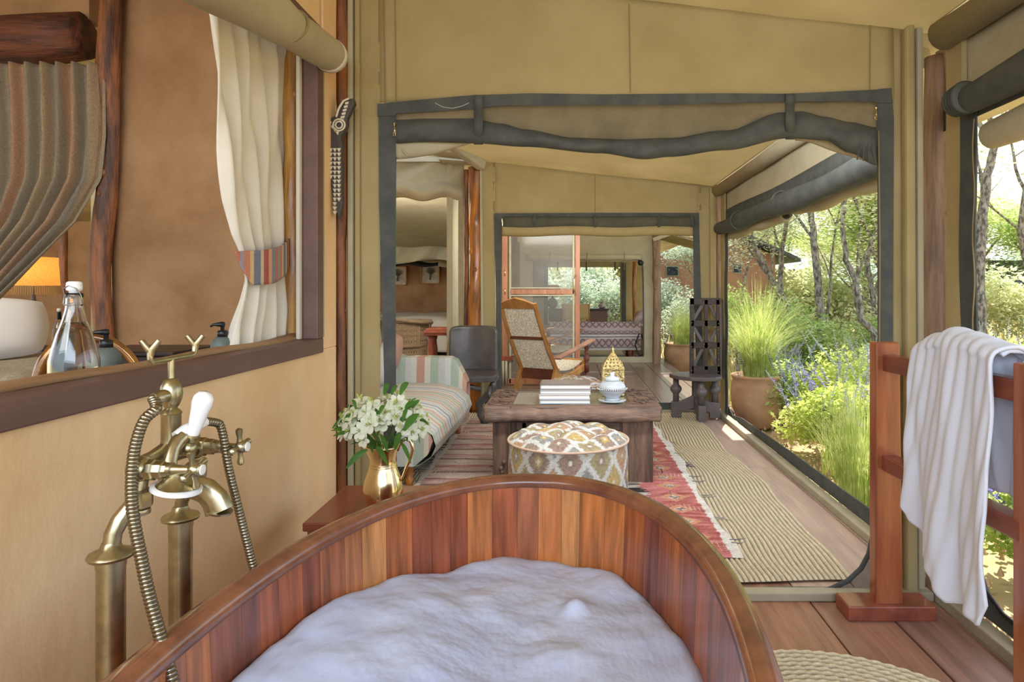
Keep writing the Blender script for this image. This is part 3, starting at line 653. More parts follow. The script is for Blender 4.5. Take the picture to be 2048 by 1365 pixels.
def drape(u, v):
    xr = lrp([(0,206),(.28,208),(.45,200),(.62,150),(.80,60),(.92,0),(1,-50)], v); xl = -420+60*v; y = 128+510*v
    px = xl+(xr-xl)*u**(1-.1*v); q = P(px, y, 2.86); q.y += .035*sin(u*128+v*2.5)*.7+.014*sin(u*251+v*4); q.z += .0*u; return q
me_ = MB().grid(260, 50, drape); 
def dpaint(vt, cols=[(146,118,84),(128,114,92),(164,114,80),(134,120,98),(108,104,92),(156,118,88),(122,112,94)]):
    return (140,120,90)
dob = me_.build('cloth', mat('drape_weave', (140,120,92), (.8,1.15), attr=True, rough=.95, scale=150, weave=.6, wscale=220), dp, smooth=True, solid=.004, paint=dpaint)
a_ = dob.data.color_attributes['Col'].data; cc = [(186,156,116),(164,148,118),(196,146,108),(170,152,122),(150,138,116),(192,150,112),(160,144,116)]
for j in range(51):
    for i_ in range(261):
        k = lin(cc[(i_//6*3) % 7]); a_[j*261+i_].color = (*k, 1)

# carved crocodile on the wall corner
cr = thing('carved_crocodile', W(672,330,-.87), 'black and white carved wooden crocodile hanging on the corner log', 'carving')
def cw(px, py, x=-.868): return W(px, py, x)
def cwp(px, py): return P(px, py, 2.44)
body = [(655,292),(651,270),(650,248),(656,238),(668,234),(672,222),(680,208),(690,198),(700,196),(702,206),(696,222),(690,236),(690,250),(686,262),(679,272),(682,290),(680,310),(682,340),(681,380),(682,410),(676,438),(669,410),(664,372),(656,362),(657,330),(656,310)]
body = [(672+(x-672)*1.22, y) for x, y in body]
MB().prism([cwp(*p) for p in body], (0,.03,0)).build('body', mat('croc_black', (72,66,60), rough=.6), cr, bev=.004)
white = mat('croc_white', (216,206,180), rough=.7)
tri = []
for k, y in enumerate(range(300, 428, 9)):
    for s, x in enumerate((661, 669, 677)):
        if y > 362 and s == 0: continue
        if y > 405 and s == 2: continue
        tri.append([(x-3.5,y-3.5),(x+4,y-3.5),(x+.5,y+4)])
for k in range(6): tri.append([(690-k*2.2,205+k*7),(697-k*2,203+k*7),(696-k*2,208+k*7),(690-k*2.2,209+k*7)])
for k in range(4): tri.append([(656+k*5,246+k*6),(663+k*5,243+k*6),(660+k*5,252+k*6)])
for t_ in tri: MB().prism([P(x,y,2.434) for x, y in t_], (0,.008,0)).build('white_marking', white, cr)
for r in (.022, .013): MB().tube([P(678,250,2.432)+Vector((r*cos(a),0,r*sin(a))) for a in [2*PI*k/14 for k in range(14)]], .0035, 6, closed=True).build('eye_ring', white, cr, smooth=True)
MB().tube([P(672,234,2.43),P(678,216,2.43),P(687,202,2.43),P(698,197,2.43)], .004, 6).build('tongue_edge', white, cr)

# rolled canvas blind above the window
bl = thing('rolled_canvas_blind', (-.84,1.5,1.95), 'cream canvas blind rolled up over the window', 'blind')
MB().tube([(-.83,1.02,1.885),(-.832,1.3,1.90),(-.835,1.55,1.935),(-.838,1.72,1.962),(-.84,1.86,1.975),(-.842,1.93,1.985),(-.845,2.05,2.0),(-.85,2.2,2.02),(-.85,2.285,2.032)], [.088,.084,.078,.073,.066,.058,.060,.059,.058], 22).build('roll', CANVAS2, bl, smooth=True, ang=50)
MB().lathe([(.052,0),(.06,.006),(.06,.03),(.05,.034)], (-.85,2.28,2.031), 20, (0,1,0)).build('hem', WHITEC, bl, smooth=True)
MB().tube([Vector((-.842,1.93,1.985))+Vector((.062*cos(a),.03*sin(a),.062*sin(a))) for a in [2*PI*k/20 for k in range(20)]], .005, 6, closed=True).build('tie', SEAM, bl, smooth=True)
MB().tube([P(567,30,1.9),P(571,12,1.9),P(566,-5,1.95)], .0025, 6).build('hook', GOLD, bl)
# ================================================================== BATHTUB
TA = math.radians(-5); TC = Vector((-.155, .985, 0)); ta, tb_ = .437, .785
def tub(a, z, off=0):                                     # oval wall; leans outwards a little towards the rim
    k = 1-.10*(.70-z); rx, ry = (ta*k-off), (tb_*k-off); e = .93
    x = rx*abs(cos(a))**e*(1 if cos(a) >= 0 else -1); y = ry*abs(sin(a))**e*(1 if sin(a) >= 0 else -1)
    return Vector((TC.x+x*cos(TA)-y*sin(TA), TC.y+x*sin(TA)+y*cos(TA), z))
# even arc-length steps
NS = 56; dense = [tub(2*PI*k/2000, .7) for k in range(2001)]; cum = [0]
for k in range(2000): cum.append(cum[-1]+(dense[k+1]-dense[k]).length)
def ang_at(s):
    s = (s % 1)*cum[-1]; lo_, hi_ = 0, 2000
    while hi_-lo_ > 1:
        m_ = (lo_+hi_)//2
        if cum[m_] <= s: lo_ = m_
        else: hi_ = m_
    return 2*PI*(lo_+(s-cum[lo_])/max(1e-9, cum[hi_]-cum[lo_]))/2000
tubt = thing('bathtub', TC, 'oval red brown wooden stave bathtub filled with foam', 'bathtub')
rs_ = random.Random(5); s_ = 0; widths = [rs_.uniform(.75, 1.3) for _ in range(NS)]; tw = sum(widths)
for k in range(NS):
    s0 = s_/tw; s_ += widths[k]; s1 = s_/tw; mb = MB()
    def f(u, v, s0=s0, s1=s1):
        a = ang_at(s0+(s1-s0)*(.004+.992*(u if u <= .5 else u)))
        return a
    vs = []; fs = []
    for i in range(3):
        a = ang_at(s0+(s1-s0)*(.006+.988*i/2))
        for (z, off) in ((0.02, 0), (.685, 0), (.685, .032), (.02, .032)): vs.append(tub(a, z, off))
    for i in range(2):
        for j in range(4): fs.append((i*4+j, (i+1)*4+j, (i+1)*4+(j+1) % 4, i*4+(j+1) % 4))
    fs += [(0,1,2,3), (8,11,10,9)]
    mb.add(vs, fs).build('stave', STAVE, tubt)
mb = MB(); prof = [(-.006,.672),(-.010,.688),(-.004,.699),(.010,.704),(.026,.702),(.036,.692),(.038,.676),(.030,.672)]
mb.grid(160, len(prof), lambda u, v: tub(2*PI*u, prof[int(round(v*len(prof))) % len(prof)][1], prof[int(round(v*len(prof))) % len(prof)][0]), cu=True)
mb.build('rim', RIM, tubt, smooth=True)
for z in (.12, .5): MB().grid(120, 4, lambda u, v, z=z: tub(2*PI*u, z+[0,0,.03,.03,0][int(round(v*4))], [0,-.004,-.004,0,0][int(round(v*4))]), cu=True).build('hoop', STEEL, tubt)
mb = MB(); b_ = [tub(2*PI*k/60, .05, .03) for k in range(60)]; mb.prism(b_, (0,0,.03)).build('base', REDH, tubt)
# foam
def smn(x, y, s=1):
    return (sin(x*9*s+1.3)*cos(y*8*s+.7)+.5*sin(x*21*s+y*13*s)+.35*cos(y*31*s-x*17*s+2)+.2*sin(x*53*s+y*47*s))/2.05
import mathutils
nf = mathutils.noise
def foam(u, v):
    a = 2*PI*u; z0 = .50; q = tub(a, .53, .033); r = 1-(1-v)**1.0; c = Vector((TC.x, TC.y, 0))
    p = c+(q-c)*v; 
    left = max(0, min(1, (-.10-p.x)/.38)); heap = .092*left**1.1*(1-.3*max(0, p.y-1.2)/.4)*(.7+.3*cos(p.y*5))
    n1 = nf.noise(Vector((p.x*5, p.y*5, 3))); n2 = nf.noise(Vector((p.x*14, p.y*14, 7))); n3 = nf.noise(Vector((p.x*45, p.y*45, 1)))
    n4 = nf.noise(Vector((p.x*110, p.y*110, 5)))
    edge = max(0, (v-.93)/.07)
    p.z = .487+heap+.022*(n1+.3)+.008*n2+.0016*n3+.0008*n4-.015*edge**2
    d_ = (p-Vector((.01,1.42,p.z))).length; p.z += .03*math.exp(-(d_/.03)**2)
    return p
fo_ = MB().grid(420, 200, foam, cu=True).build('bubble_bath', FOAM, None, smooth=True)
tag(fo_, 'heap of white foam with a painted sky tint floating in the wooden tub', 'foam', kind='stuff')

# ================================================================== BATH TAP
tp = thing('tub_filler', (-.70,1.1,0), 'freestanding aged brass bath tap with two riser posts, cross handles and hoses', 'tap')
def A(nm, mb, m=BRASS, par=tp, ang=45): return mb.build(nm, m, par, smooth=True, ang=ang)
for (y, x, zt) in ((1.0, -.707, .793), (1.19, -.714, .785)):
    A('riser_post', MB().lathe([(.0195,0),(.0195,zt-.018),(.0205,zt-.018),(.0205,zt-.004)], (x,y,0), 28))
    A('floor_flange', MB().lathe([(.04,0),(.04,.006),(.022,.012)], (x,y,0), 28))
    A('flange', MB().lathe([(.0305,zt-.004),(.032,zt),(.030,zt+.004),(.016,zt+.010),(.012,zt+.02)], (x,y,0), 28))
A('offset_pipe', MB().tube([(-.707,1.0,.80),(-.705,1.002,.825),(-.700,1.01,.843),(-.69,1.025,.862),(-.686,1.032,.88),(-.685,1.035,.90)], [.0125,.0125,.013,.013,.012,.012], 16))
A('offset_pipe', MB().tube([(-.714,1.19,.79),(-.712,1.19,.812),(-.703,1.187,.828),(-.69,1.183,.838),(-.683,1.18,.86),(-.68,1.18,.89)], .011, 16))
for (x, y, z) in ((-.686,1.034,.868), (-.681,1.18,.872)):
    A('union_nut', MB().lathe([(.014,-.016),(.019,-.012),(.0195,-.008),(.0195,.008),(.019,.012),(.014,.016)], (x,y,z), 8), ang=25)
    A('collar', MB().lathe([(.0155,-.024),(.0165,-.02),(.0155,-.016)], (x,y,z), 20))
A('body', MB().tube([(-.685,1.022,.915),(-.685,1.04,.916),(-.685,1.07,.920),(-.684,1.11,.925),(-.682,1.15,.920),(-.681,1.175,.916),(-.68,1.20,.915)], [.012,.019,.0165,.020,.0165,.018,.012], 20))
A('elbow', MB().ball((-.685,1.035,.915), .021, 16, 10)); A('elbow', MB().ball((-.681,1.18,.914), .020, 16, 10))
A('elbow', MB().tube([(-.685,1.035,.90),(-.685,1.035,.915)], .015, 16))
A('column', MB().lathe([(.020,.918),(.022,.925),(.017,.935),(.0155,.945),(.0155,1.0-.012),(.017,.99),(.014,.995),(.008,1.0),(.012,1.004)], (-.682,1.11,0), 24))
A('bulb', MB().lathe([(.008,.998),(.012,1.003),(.0165,1.013),(.018,1.024),(.016,1.036),(.010,1.047),(.006,1.05)], (-.682,1.11,0), 24))
A('hose_outlet', MB().lathe([(.010,0),(.0115,.004),(.0115,.018),(.0095,.02),(.0095,.028)], (-.682,1.10,1.022), 16, (-.25,-1,-.05)))
A('cradle_stem', MB().tube([(-.682,1.11,1.045),(-.682,1.11,1.082)], .0052, 12))
A('cradle_arm', MB().tube([(-.684,1.058,1.098),(-.684,1.057,1.088),(-.684,1.062,1.082),(-.682,1.11,1.083),(-.678,1.165,1.084),(-.678,1.172,1.088),(-.678,1.174,1.10)], .0046, 12))
for (y, x) in ((1.058, -.684), (1.174, -.678)):
    A('cradle_fork', MB().tube([(x,y,1.092),(x+.002,y,1.103),(x+.012,y+.004,1.118)], [.0046,.0052,.0048], 10))
    A('cradle_fork', MB().tube([(x,y,1.100),(x-.002,y-.001,1.103),(x-.012,y-.004,1.118)], [.004,.0052,.0048], 10))
# cross handles
for (y, z, rot) in ((1.035, .914, .25), (1.18, .916, .1)):
    A('valve', MB().lathe([(.017,0),(.017,.018),(.0145,.020),(.0145,.032),(.012,.034),(.012,.04)], (-.68,y,z), 8, (1,0,0)), ang=25)
    A('spindle', MB().lathe([(.011,.036),(.0115,.046),(.0085,.048),(.007,.06),(.006,.075)], (-.68,y,z), 18, (1,0,0)))
    h = A('cross_handle', MB().ball((-.598,y,z), .0115, 14, 10))
    for k in range(4):
        a = rot+PI/2*k+PI/4*0; d = Vector((-.004, cos(a), sin(a)))
        c = Vector((-.600,y,z)); A('handle_arm', MB().tube([c+d*.008, c+d*.018, c+d*.026, c+d*.031, c+d*.034], [.0055,.0042,.006,.0062,.003], 10), par=h)
    A('ceramic_disc', MB().lathe([(.0085,0),(.0088,.003),(.008,.005),(0,.0055)], (-.590,y,z), 20, (1,0,0)), PORC, h)
    A('disc_ring', MB().tube([Vector((-.588,y,z))+Vector((0,cos(a)*.009,sin(a)*.009)) for a in [2*PI*k/20 for k in range(20)]], .0014, 6, closed=True), BRASS, h)
# spout
sp_ = [(-.680,1.10,.895),(-.672,1.10,.878),(-.658,1.10,.872),(-.638,1.10,.868),(-.616,1.10,.860),(-.602,1.10,.846),(-.594,1.10,.826)]
A('spout', MB().tube(sp_, [.022,.021,.020,.021,.022,.023,.024], 18, sq=.62), ang=60)
A('spout_mouth', MB().lathe([(.015,0),(.019,0),(.0205,.004)], (-.5935,1.10,.823), 18, (0.15,0,1)))
# diverter lever and the hand shower lying on the body
A('diverter', MB().ball((-.640,1.09,.935), .013, 14, 10)); A('diverter', MB().tube([(-.680,1.10,.93),(-.655,1.095,.933),(-.638,1.09,.935)], .011, 12))
A('lever_stem', MB().tube([(-.638,1.09,.940),(-.633,1.088,.958)], .0055, 10))
A('lever_cap', MB().lathe([(.008,0),(.0115,.004),(.011,.008)], (-.634,1.088,.952), 16, (.30,-.05,.95)))
A('lever_handle', MB().lathe([(.009,0),(.0095,.002),(.0115,.02),(.0145,.045),(.0165,.058),(.0155,.068),(.010,.075),(0,.077)], (-.632,1.087,.958), 22, (.32,-.06,.95)), PORC)
hs = A('hand_shower', MB().tube([(-.640,1.045,.900),(-.648,1.05,.920),(-.650,1.062,.938),(-.648,1.072,.950),(-.644,1.082,.957)], [.010,.011,.011,.012,.0115], 14))
A('shower_bell', MB().lathe([(.010,.03),(.014,.022),(.022,.010),(.034,.0)], (-.634,1.045,.884), 28, (.1,.05,1)), par=hs)
A('shower_face', MB().lathe([(.0,.0),(.026,.0),(.034,-.002),(.0375,-.001),(.0375,.004),(.034,.006)], (-.634,1.045,.880), 32, (.20,.0,1)), PORC, hs)
A('shower_grip', MB().tube([(-.652,1.078,.955),(-.646,1.09,.963),(-.637,1.11,.970),(-.632,1.125,.973)], [.012,.012,.010,.0085], 14), PORC, hs)
# ribbed hoses: the tube radius swells along its length
def hose(pts, r, rib=.0058):
    pts = [Vector(p) for p in pts]; d = []
    for i in range(len(pts)-1):
        p0 = pts[max(i-1,0)]; p1 = pts[i]; p2 = pts[i+1]; p3 = pts[min(i+2,len(pts)-1)]
        for k in range(24):
            t = k/24; d.append(.5*((2*p1)+(-p0+p2)*t+(2*p0-5*p1+4*p2-p3)*t*t+(-p0+3*p1-3*p2+p3)*t**3))
    d.append(pts[-1]); L = [0]
    for a, b in zip(d, d[1:]): L.append(L[-1]+(b-a).length)
    n = int(L[-1]/rib*4); out = []; rr = []; j = 0
    for k in range(n):
        s = L[-1]*k/(n-1)
        while j < len(L)-2 and L[j+1] < s: j += 1
        out.append(d[j].lerp(d[j+1], (s-L[j])/max(1e-9, L[j+1]-L[j]))); rr.append(r*(1.0 if k % 4 in (0, 1, 2) else .82))
    return MB().tube(out, rr, 12)
def Q(px, py, Y): return P(px, py, Y)
A('hose', hose([(-.690,1.075,1.021),Q(312,818,1.06),Q(288,842,1.04),Q(270,895,1.02),Q(263,960,1.0),Q(266,1030,.98),Q(283,1120,.96),Q(298,1190,.945),Q(318,1265,.93),Q(345,1365,.91),Q(372,1480,.90)], .0088), HOSE, ang=80)
A('hose', hose([(-.632,1.125,.973),Q(432,846,1.15),Q(441,853,1.16),Q(449,885,1.16),Q(458,940,1.16),Q(480,1030,1.17),Q(500,1110,1.18),Q(517,1180,1.19),Q(527,1240,1.20),Q(530,1310,1.20)], .0075), HOSE, ang=80)

# ================================================================== SIDE TABLE, JUG, BOUQUET
st = thing('side_table', (-.58,1.95,0), 'low dark wooden side table between tub and canvas wall under the brass jug', 'table')
B((-.76,1.84,.515),(-.42,2.20,.54)).build('table_top', REDH, st, bev=.004)
for x in (-.73,-.45):
    for y in (1.87,2.17): B((x-.02,y-.02,0),(x+.02,y+.02,.515)).build('leg', REDH, st, bev=.003)
B((-.75,1.88,.44),(-.74,2.16,.515)).build('apron', REDH, st)
jc = Vector((-.565,1.96,.541))
jg = thing('brass_jug', jc, 'polished brass water jug holding white flowers', 'jug')
pr = [(.033,0),(.040,.003),(.050,.02),(.0575,.045),(.0585,.065),(.053,.09),(.044,.115),(.0385,.135),(.038,.150),(.041,.168),(.047,.185),(.049,.192),(.0455,.190),(.037,.168),(.034,.15)]
mb = MB().lathe(pr, jc, 40)
def spoutify(v):
    x, y, z = v; dz = z-jc.z
    if dz > .15:
        k = (dz-.15)/.045; dx = x-jc.x
        if dx < 0 and abs(y-jc.y) < .03: x += -.022*k*max(0, 1-(y-jc.y)**2/.0009); z += .010*k*max(0, 1-(y-jc.y)**2/.0009)
    return (x, y, z)
mb.v = [spoutify(v) for v in mb.v]; mb.build('body', GOLD, jg, smooth=True)
MB().tube([jc+Vector((.044,0,.175)), jc+Vector((.052,-.002,.20)), jc+Vector((.068,-.003,.212)), jc+Vector((.085,-.004,.205)), jc+Vector((.091,-.004,.18)), jc+Vector((.082,-.003,.15)), jc+Vector((.068,-.001,.12)), jc+Vector((.058,0,.095)), jc+Vector((.056,0,.085))], [.004,.005,.0055,.0058,.0055,.005,.0045,.004,.005], 12).build('handle', GOLD, jg, smooth=True)
for z, r in ((.137,.0392), (.129,.0405)): MB().tube([jc+Vector((r*cos(a),r*sin(a),z)) for a in [2*PI*k/32 for k in range(32)]], .0012, 6, closed=True).build('ring', GOLD, jg, smooth=True)
fc = jc+Vector((.0,0,.255)); rf = random.Random(11)
bq = thing('flower_bouquet', jc+Vector((0,0,.19)), 'bunch of white alstroemeria with green leaves in the brass jug', 'flowers')
sm = MB(); heads = []
for k in range(96):
    a = rf.uniform(0, 2*PI); rr = rf.uniform(.15, 1)**.5; ph = rf.uniform(0, 1)
    d = Vector((rr*cos(a)*.128, rr*sin(a)*.105, .0)); top = fc+d+Vector((0,0,.085*(1-rr*rr)*1.0+rf.uniform(-.035, .018)))
    heads.append(top)
for k in range(0, 96, 4):
    t = heads[k]; sm.tube([jc+Vector(((t.x-jc.x)*.1,(t.y-jc.y)*.1,.12)), jc+Vector(((t.x-jc.x)*.25,(t.y-jc.y)*.25,.20)), t+Vector((0,0,-.02))], .0016, 5)
o = sm.build('stems', BLEAF, bq, smooth=True); o['kind'] = 'stuff'
def flower_mesh(i):
    m = MB(); r2 = random.Random(i)
    for k in range(6):
        a = 2*PI*k/6+r2.uniform(-.1, .1); w_ = .0125 if k % 2 else .0085; L_ = .021+r2.uniform(-.002, .003); cup = r2.uniform(.5, .9)
        def f(u, v, a=a, w_=w_, L_=L_, cup=cup):
            s = (v**.6)*sin(PI*min(.93, v*.86+.07))*w_*(u-.5)*2.2; rad = .002+L_*v; z = cup*.016*v*(1.6-v)-.25*abs(u-.5)*.006
            return Vector((rad*cos(a)-s*sin(a), rad*sin(a)+s*cos(a), z))
        m.grid(2, 4, f)
    return m
protos = []
for i in range(4):
    o = flower_mesh(i).build('flower', PETAL, bq, smooth=True); protos.append(o)
    c_ = MB()
    for k in range(4): c_.tube([(0,0,-.002),(.002*cos(k*1.6),.002*sin(k*1.6),.010),(.004*cos(k*1.6),.004*sin(k*1.6),.016)], [.0008,.0007,.0012], 4)
    st_ = c_.build('stamens', BUD, o)
for k, hpos in enumerate(heads):
    src = protos[k % 4]
    if k < 4: o = src
    else: o = copy_tree(src, bq)
    o.location = hpos-Vector(bq['wl']); out = (hpos-fc+Vector((0,-.05,.03))).normalized()
    o.rotation_euler = (out+Vector((rf.uniform(-.4,.4),rf.uniform(-.4,.4),rf.uniform(-.3,.3)))).to_track_quat('Z','Y').to_euler(); s_c = rf.uniform(.95,1.35); o.scale = (s_c,)*3
bu = MB()
bp_ = MB().ball((0,0,0), .005, 8, 6, (.7,.7,1.6)).build('bud', BUD, bq, smooth=True)
for k in range(26):
    a = rf.uniform(0, 2*PI); rr = rf.uniform(.4, 1.05); q = fc+Vector((rr*cos(a)*.13, rr*sin(a)*.10, .085*(1-rr*rr)+rf.uniform(0,.03)))
    o = bp_ if k == 0 else bp_.copy()
    if k: COL.objects.link(o)
    o.parent = bq; o.location = q-Vector(bq['wl']); o.rotation_euler = (rf.uniform(-.6,.6), rf.uniform(-.6,.6), 0)
def leaf(base, tip, w_, droop=.02, m=BLEAF, par=bq, nm='leaf'):
    base = Vector(base); tip = Vector(tip); t = (tip-base); sd = t.cross(Vector((.2,.9,.35))).normalized()
    def f(u, v):
        q = base+t*v+Vector((0,0,droop*4*v*(1-v))); ww = w_*sin(PI*min(1,(v*.9+.08)))**.8
        return q+sd*(u-.5)*2*ww+Vector((0,-.25*abs(u-.5)*ww,0))
    return MB().grid(4, 10, f).build(nm, m, par, smooth=True)
LV = [((700,925),(693,935),(745,895),1.90,.009),((762,890),(771,938),None,1.88,.011),((800,885),(822,930),None,1.9,.009),((720,870),(662,865),None,1.92,.008),((705,860),(664,850),None,1.95,.007),
      ((815,850),(838,838),None,1.9,.012),((850,840),(857,855),None,1.94,.006),((832,860),(840,890),None,1.93,.005),((770,775),(790,778),None,1.96,.008),((805,785),(817,768),None,1.94,.009)]
for (a_, b_, c_, Y, w_) in [((735,900),(692,938),0,1.90,.009),((752,893),(776,932),0,1.875,.011),((802,886),(822,928),0,1.90,.008),((730,868),(662,862),0,1.92,.007),((718,868),(666,873),0,1.90,.007),((690,850),(700,828),0,1.9,.006),
      ((808,862),(838,828),0,1.87,.011),((838,842),(858,852),0,1.93,.006),((828,852),(840,888),0,1.93,.005),((768,790),(778,768),0,1.97,.008),((783,790),(795,772),0,1.97,.007),((800,790),(817,765),0,1.94,.009),((700,835),(664,858),0,1.95,.007),
      ((775,905),(760,868),0,1.88,.008),((790,900),(802,866),0,1.88,.009),((745,905),(735,868),0,1.9,.008),((812,880),(836,880),0,1.95,.005),((765,885),(700,890),0,1.93,.004),((758,830),(770,812),0,1.86,.006),((712,820),(705,800),0,1.88,.006),((805,845),(815,818),0,1.86,.006)]:
    leaf(P(*a_, Y), P(*b_, Y-.015), w_, .008)
for k in range(60):
    a = rf.uniform(0, 2*PI); d = Vector((cos(a)*.11, sin(a)*.08, rf.uniform(-.045,.07)*1)); q = fc+d*rf.uniform(.5,.95); leaf(q, q+d.normalized()*rf.uniform(.02,.045)+Vector((0,0,rf.uniform(-.01,.02))), rf.uniform(.004,.008), .004)

# ================================================================== TOWEL RAIL and towel
tr = thing('towel_rail', (1.15,2.0,0), 'polished mahogany towel rail standing right of the near doorway', 'towel rail')
def post(x, y, w_=.10, d=.055, top=1.01):
    mb = MB(); mb.box((x-w_/2,y-d/2,.05),(x+w_/2,y+d/2,top)); mb.v = [(vx-(.012 if vz > .5 and vx > x else 0), vy, vz) for vx, vy, vz in mb.v]
    mb.build('upright', RED, tr, bev=.006)
post(1.165, 2.40); post(1.212, 1.69, .09)
B((1.005,2.35,0),(1.325,2.465,.055)).build('foot', REDH, tr, bev=.005); B((1.04,1.63,0),(1.36,1.75,.055)).build('foot', REDH, tr, bev=.005)
MB().bar((1.165,2.40,.935),(1.195,1.69,.935), .05, .06).build('rail', REDH, tr, bev=.005)
MB().bar((1.165,2.40,.57),(1.195,1.69,.57), .06, .055).build('rail', REDH, tr, bev=.005)
tt = thing('bath_towel', (1.15,1.9,.98), 'white bath towel draped over the mahogany rail', 'towel')
bot = [(1.72,.42),(1.78,.28),(1.85,.30),(1.92,.27),(1.97,.33),(2.05,.40),(2.12,.46),(2.16,.50)]
def drp(u, v):                                            # u along the rail, v from the back hem over the rail to the front hem
    y = 2.14-.39*u; zb = lrp(bot, y); rx = 1.165+.03*(2.40-y)/.78; ztop = 1.005+.045*sin(PI*min(1, max(0, (2.14-y)/.42)))**.7
    spread = 1+.0*u
    if v < .32: t = v/.32; z = .62+(ztop-.02-.62)*t; x = rx+.055+.02*sin(u*17)+.01*(1-t)
    elif v < .48:
        t = (v-.32)/.16; a = PI*t; x = rx+.055*cos(a); z = ztop-.02+(.045+.022*mathutils.noise.noise(Vector((u*6, t*1.5, 8))))*sin(a)
    else:
        t = (v-.48)/.52; z = (ztop-.02)+(zb-(ztop-.02))*t; fold = .015*(.3+.9*t); x = rx-.052-fold*(sin(u*13+.8+1.2*t)+1.5*mathutils.noise.noise(Vector((u*7-t*1.1, t*.9, 2))))-.012*t
        y += .030*t*sin(u*3+1)-.04*t*(u-.5)*(1 if u > .5 else .4)*(-1)
    x += .003*sin(u*60+v*30)
    return Vector((x, y, z))
MB().grid(80, 120, drp).build('front_drape', TOWEL, tt, smooth=True, solid=.010)
def drp2(u, v):
    y = 2.08-.32*u; rx = 1.165+.03*(2.40-y)/.78; ztop = 1.0+.045*sin(PI*(.15+.6*u)); zb = .64-.03*u
    if v < .62: t = v/.62; z = zb+(ztop-zb)*t; x = rx+.078+.012*sin(u*14)*(1.2-t)
    elif v < .85: t = (v-.62)/.23; x = rx+.078*cos(PI*t*.5); z = ztop-.012+.016*sin(PI*t*.5)
    else: t = (v-.85)/.15; x = rx-.02*t; z = ztop+.004-.012*t
    return Vector((x, y, z))
MB().grid(30, 80, drp2).build('folded_layer', TOWEL, tt, smooth=True, solid=.012)

# ================================================================== RUGS
def jute(u, v):
    x = -1.15+2.33*u; y = 2.66+3.62*v
    xw = x+.016*sin(y*3.1+x*1.7)+.010*sin(y*5.3+x*4)*u+.004*sin(y*12+x*9)
    rib = abs(sin(PI*u*100)); z = .008+.012*rib**.7
    if v < .006: z = .010
    return Vector((xw, y+.012*sin(x*7)*(1-v), z))
JP = []
for j in range(121):
    for i_ in range(801):
        rb_ = abs(sin(PI*i_/800*100)); n_ = mathutils.noise.noise(Vector((i_*.9, j*1.7, 0))); c_ = .64+.36*min(1, rb_*1.5)+.14*n_; JP.append((208*c_, 192*c_, 158*c_))  # gaps between the ribs painted darker, as shade between them
jr = MB().grid(800, 120, jute).build('jute_rug', PAINT, None, smooth=True, paint=JP); tag(jr, 'large straw coloured ribbed jute rug covering the lounge floor', 'rug')
rc_ = Vector((.72,1.60,0)); rt_ = thing('round_jute_mat', rc_, 'round braided jute mat beside the bathtub', 'rug')
def spiral(u, v):
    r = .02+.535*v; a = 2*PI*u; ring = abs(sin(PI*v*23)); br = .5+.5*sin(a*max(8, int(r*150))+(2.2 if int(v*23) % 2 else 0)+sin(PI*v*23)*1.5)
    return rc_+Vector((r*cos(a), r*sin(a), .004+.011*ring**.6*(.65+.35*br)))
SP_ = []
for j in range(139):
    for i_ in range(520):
        z_ = (spiral(i_/520, j/138).z-.004)/.011; c_ = .55+.5*min(1, z_*1.3)+.08*mathutils.noise.noise(Vector((i_*.6, j*1.3, 5))); SP_.append(tuple(min(255, q*c_) for q in (216,200,160)))  # hollows of the braid darkened by height, shade put into the colour
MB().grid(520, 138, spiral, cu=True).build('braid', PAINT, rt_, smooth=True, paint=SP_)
KX0, KX1, KY0, KY1 = -.95, .76, 2.86, 6.0
rk = random.Random(21); bandsK = []; yy = KY0
while yy < KY1+.3:
    h_ = rk.choice([.012,.02,.05,.07,.10,.03]); bandsK.append((yy, yy+h_, rk.choice([(196,188,174),(190,180,166),(204,196,184),(84,72,66),(196,188,176),(66,60,60),(176,150,138)]))); yy += h_
def kil(v):
    x, y, z = v; n = nf.noise(Vector((x*9, y*30, 0))); n2 = nf.noise(Vector((x*60, y*70, 4)))
    xr = KX1-x; xl = x-KX0
    zig = .06*abs(((y/.26) % 1)*2-1)+.012*(1 if int(y/.018) % 2 else -1)
    def var(c, k=18): return tuple(max(0, min(255, q+k*n+14*n2)) for q in c)
    if xr < .045+.012*n: return var((214,208,198))
    if xr < .30+zig:
        t = (y/.20) % 1; s = (xr-.17)/.11; dd = abs(t-.5)*2+abs(s)
        if dd < .35: return var((204,190,170)) if n2 > 0 else var((120,108,108))
        if dd < .75: return var((206,140,104))
        if int(y/.42) % 3 == 0: return var((200,112,108), 34)
        return var((186,100,92), 44)
    if xl < .04: return var((196,186,170))
    if xl < .40+zig*1.6:
        t = (y/.30) % 1
        if t < .12: return var((136,110,100))
        if t < .45: return var((188,150,138), 30)
        if t < .55: return var((176,112,104), 30)
        return var((192,168,152), 24)
    for a, b, c in bandsK:
        if a <= y < b: return var(c, 12)
    return (190,180,166)
def kz(u, v):
    x = KX0+(KX1-KX0)*u; y = KY0+(KY1-KY0)*v
    return Vector((x+.022*sin(y*3.1)*(u-.3)+.01*sin(y*13)*(1 if u > .9 or u < .1 else 0), y, .024+.0025*nf.noise(Vector((x*12, y*9, 2)))+.0012*sin(y*300)+.004*sin(y*11+x*5)))
kt = thing('kilim_rug', (0,4.4,.02), 'faded red, pink and cream kilim rug under the coffee table', 'rug')
MB().grid(230, 430, kz).build('weave', PAINT, kt, smooth=True, paint=kil)
fr_ = MB()
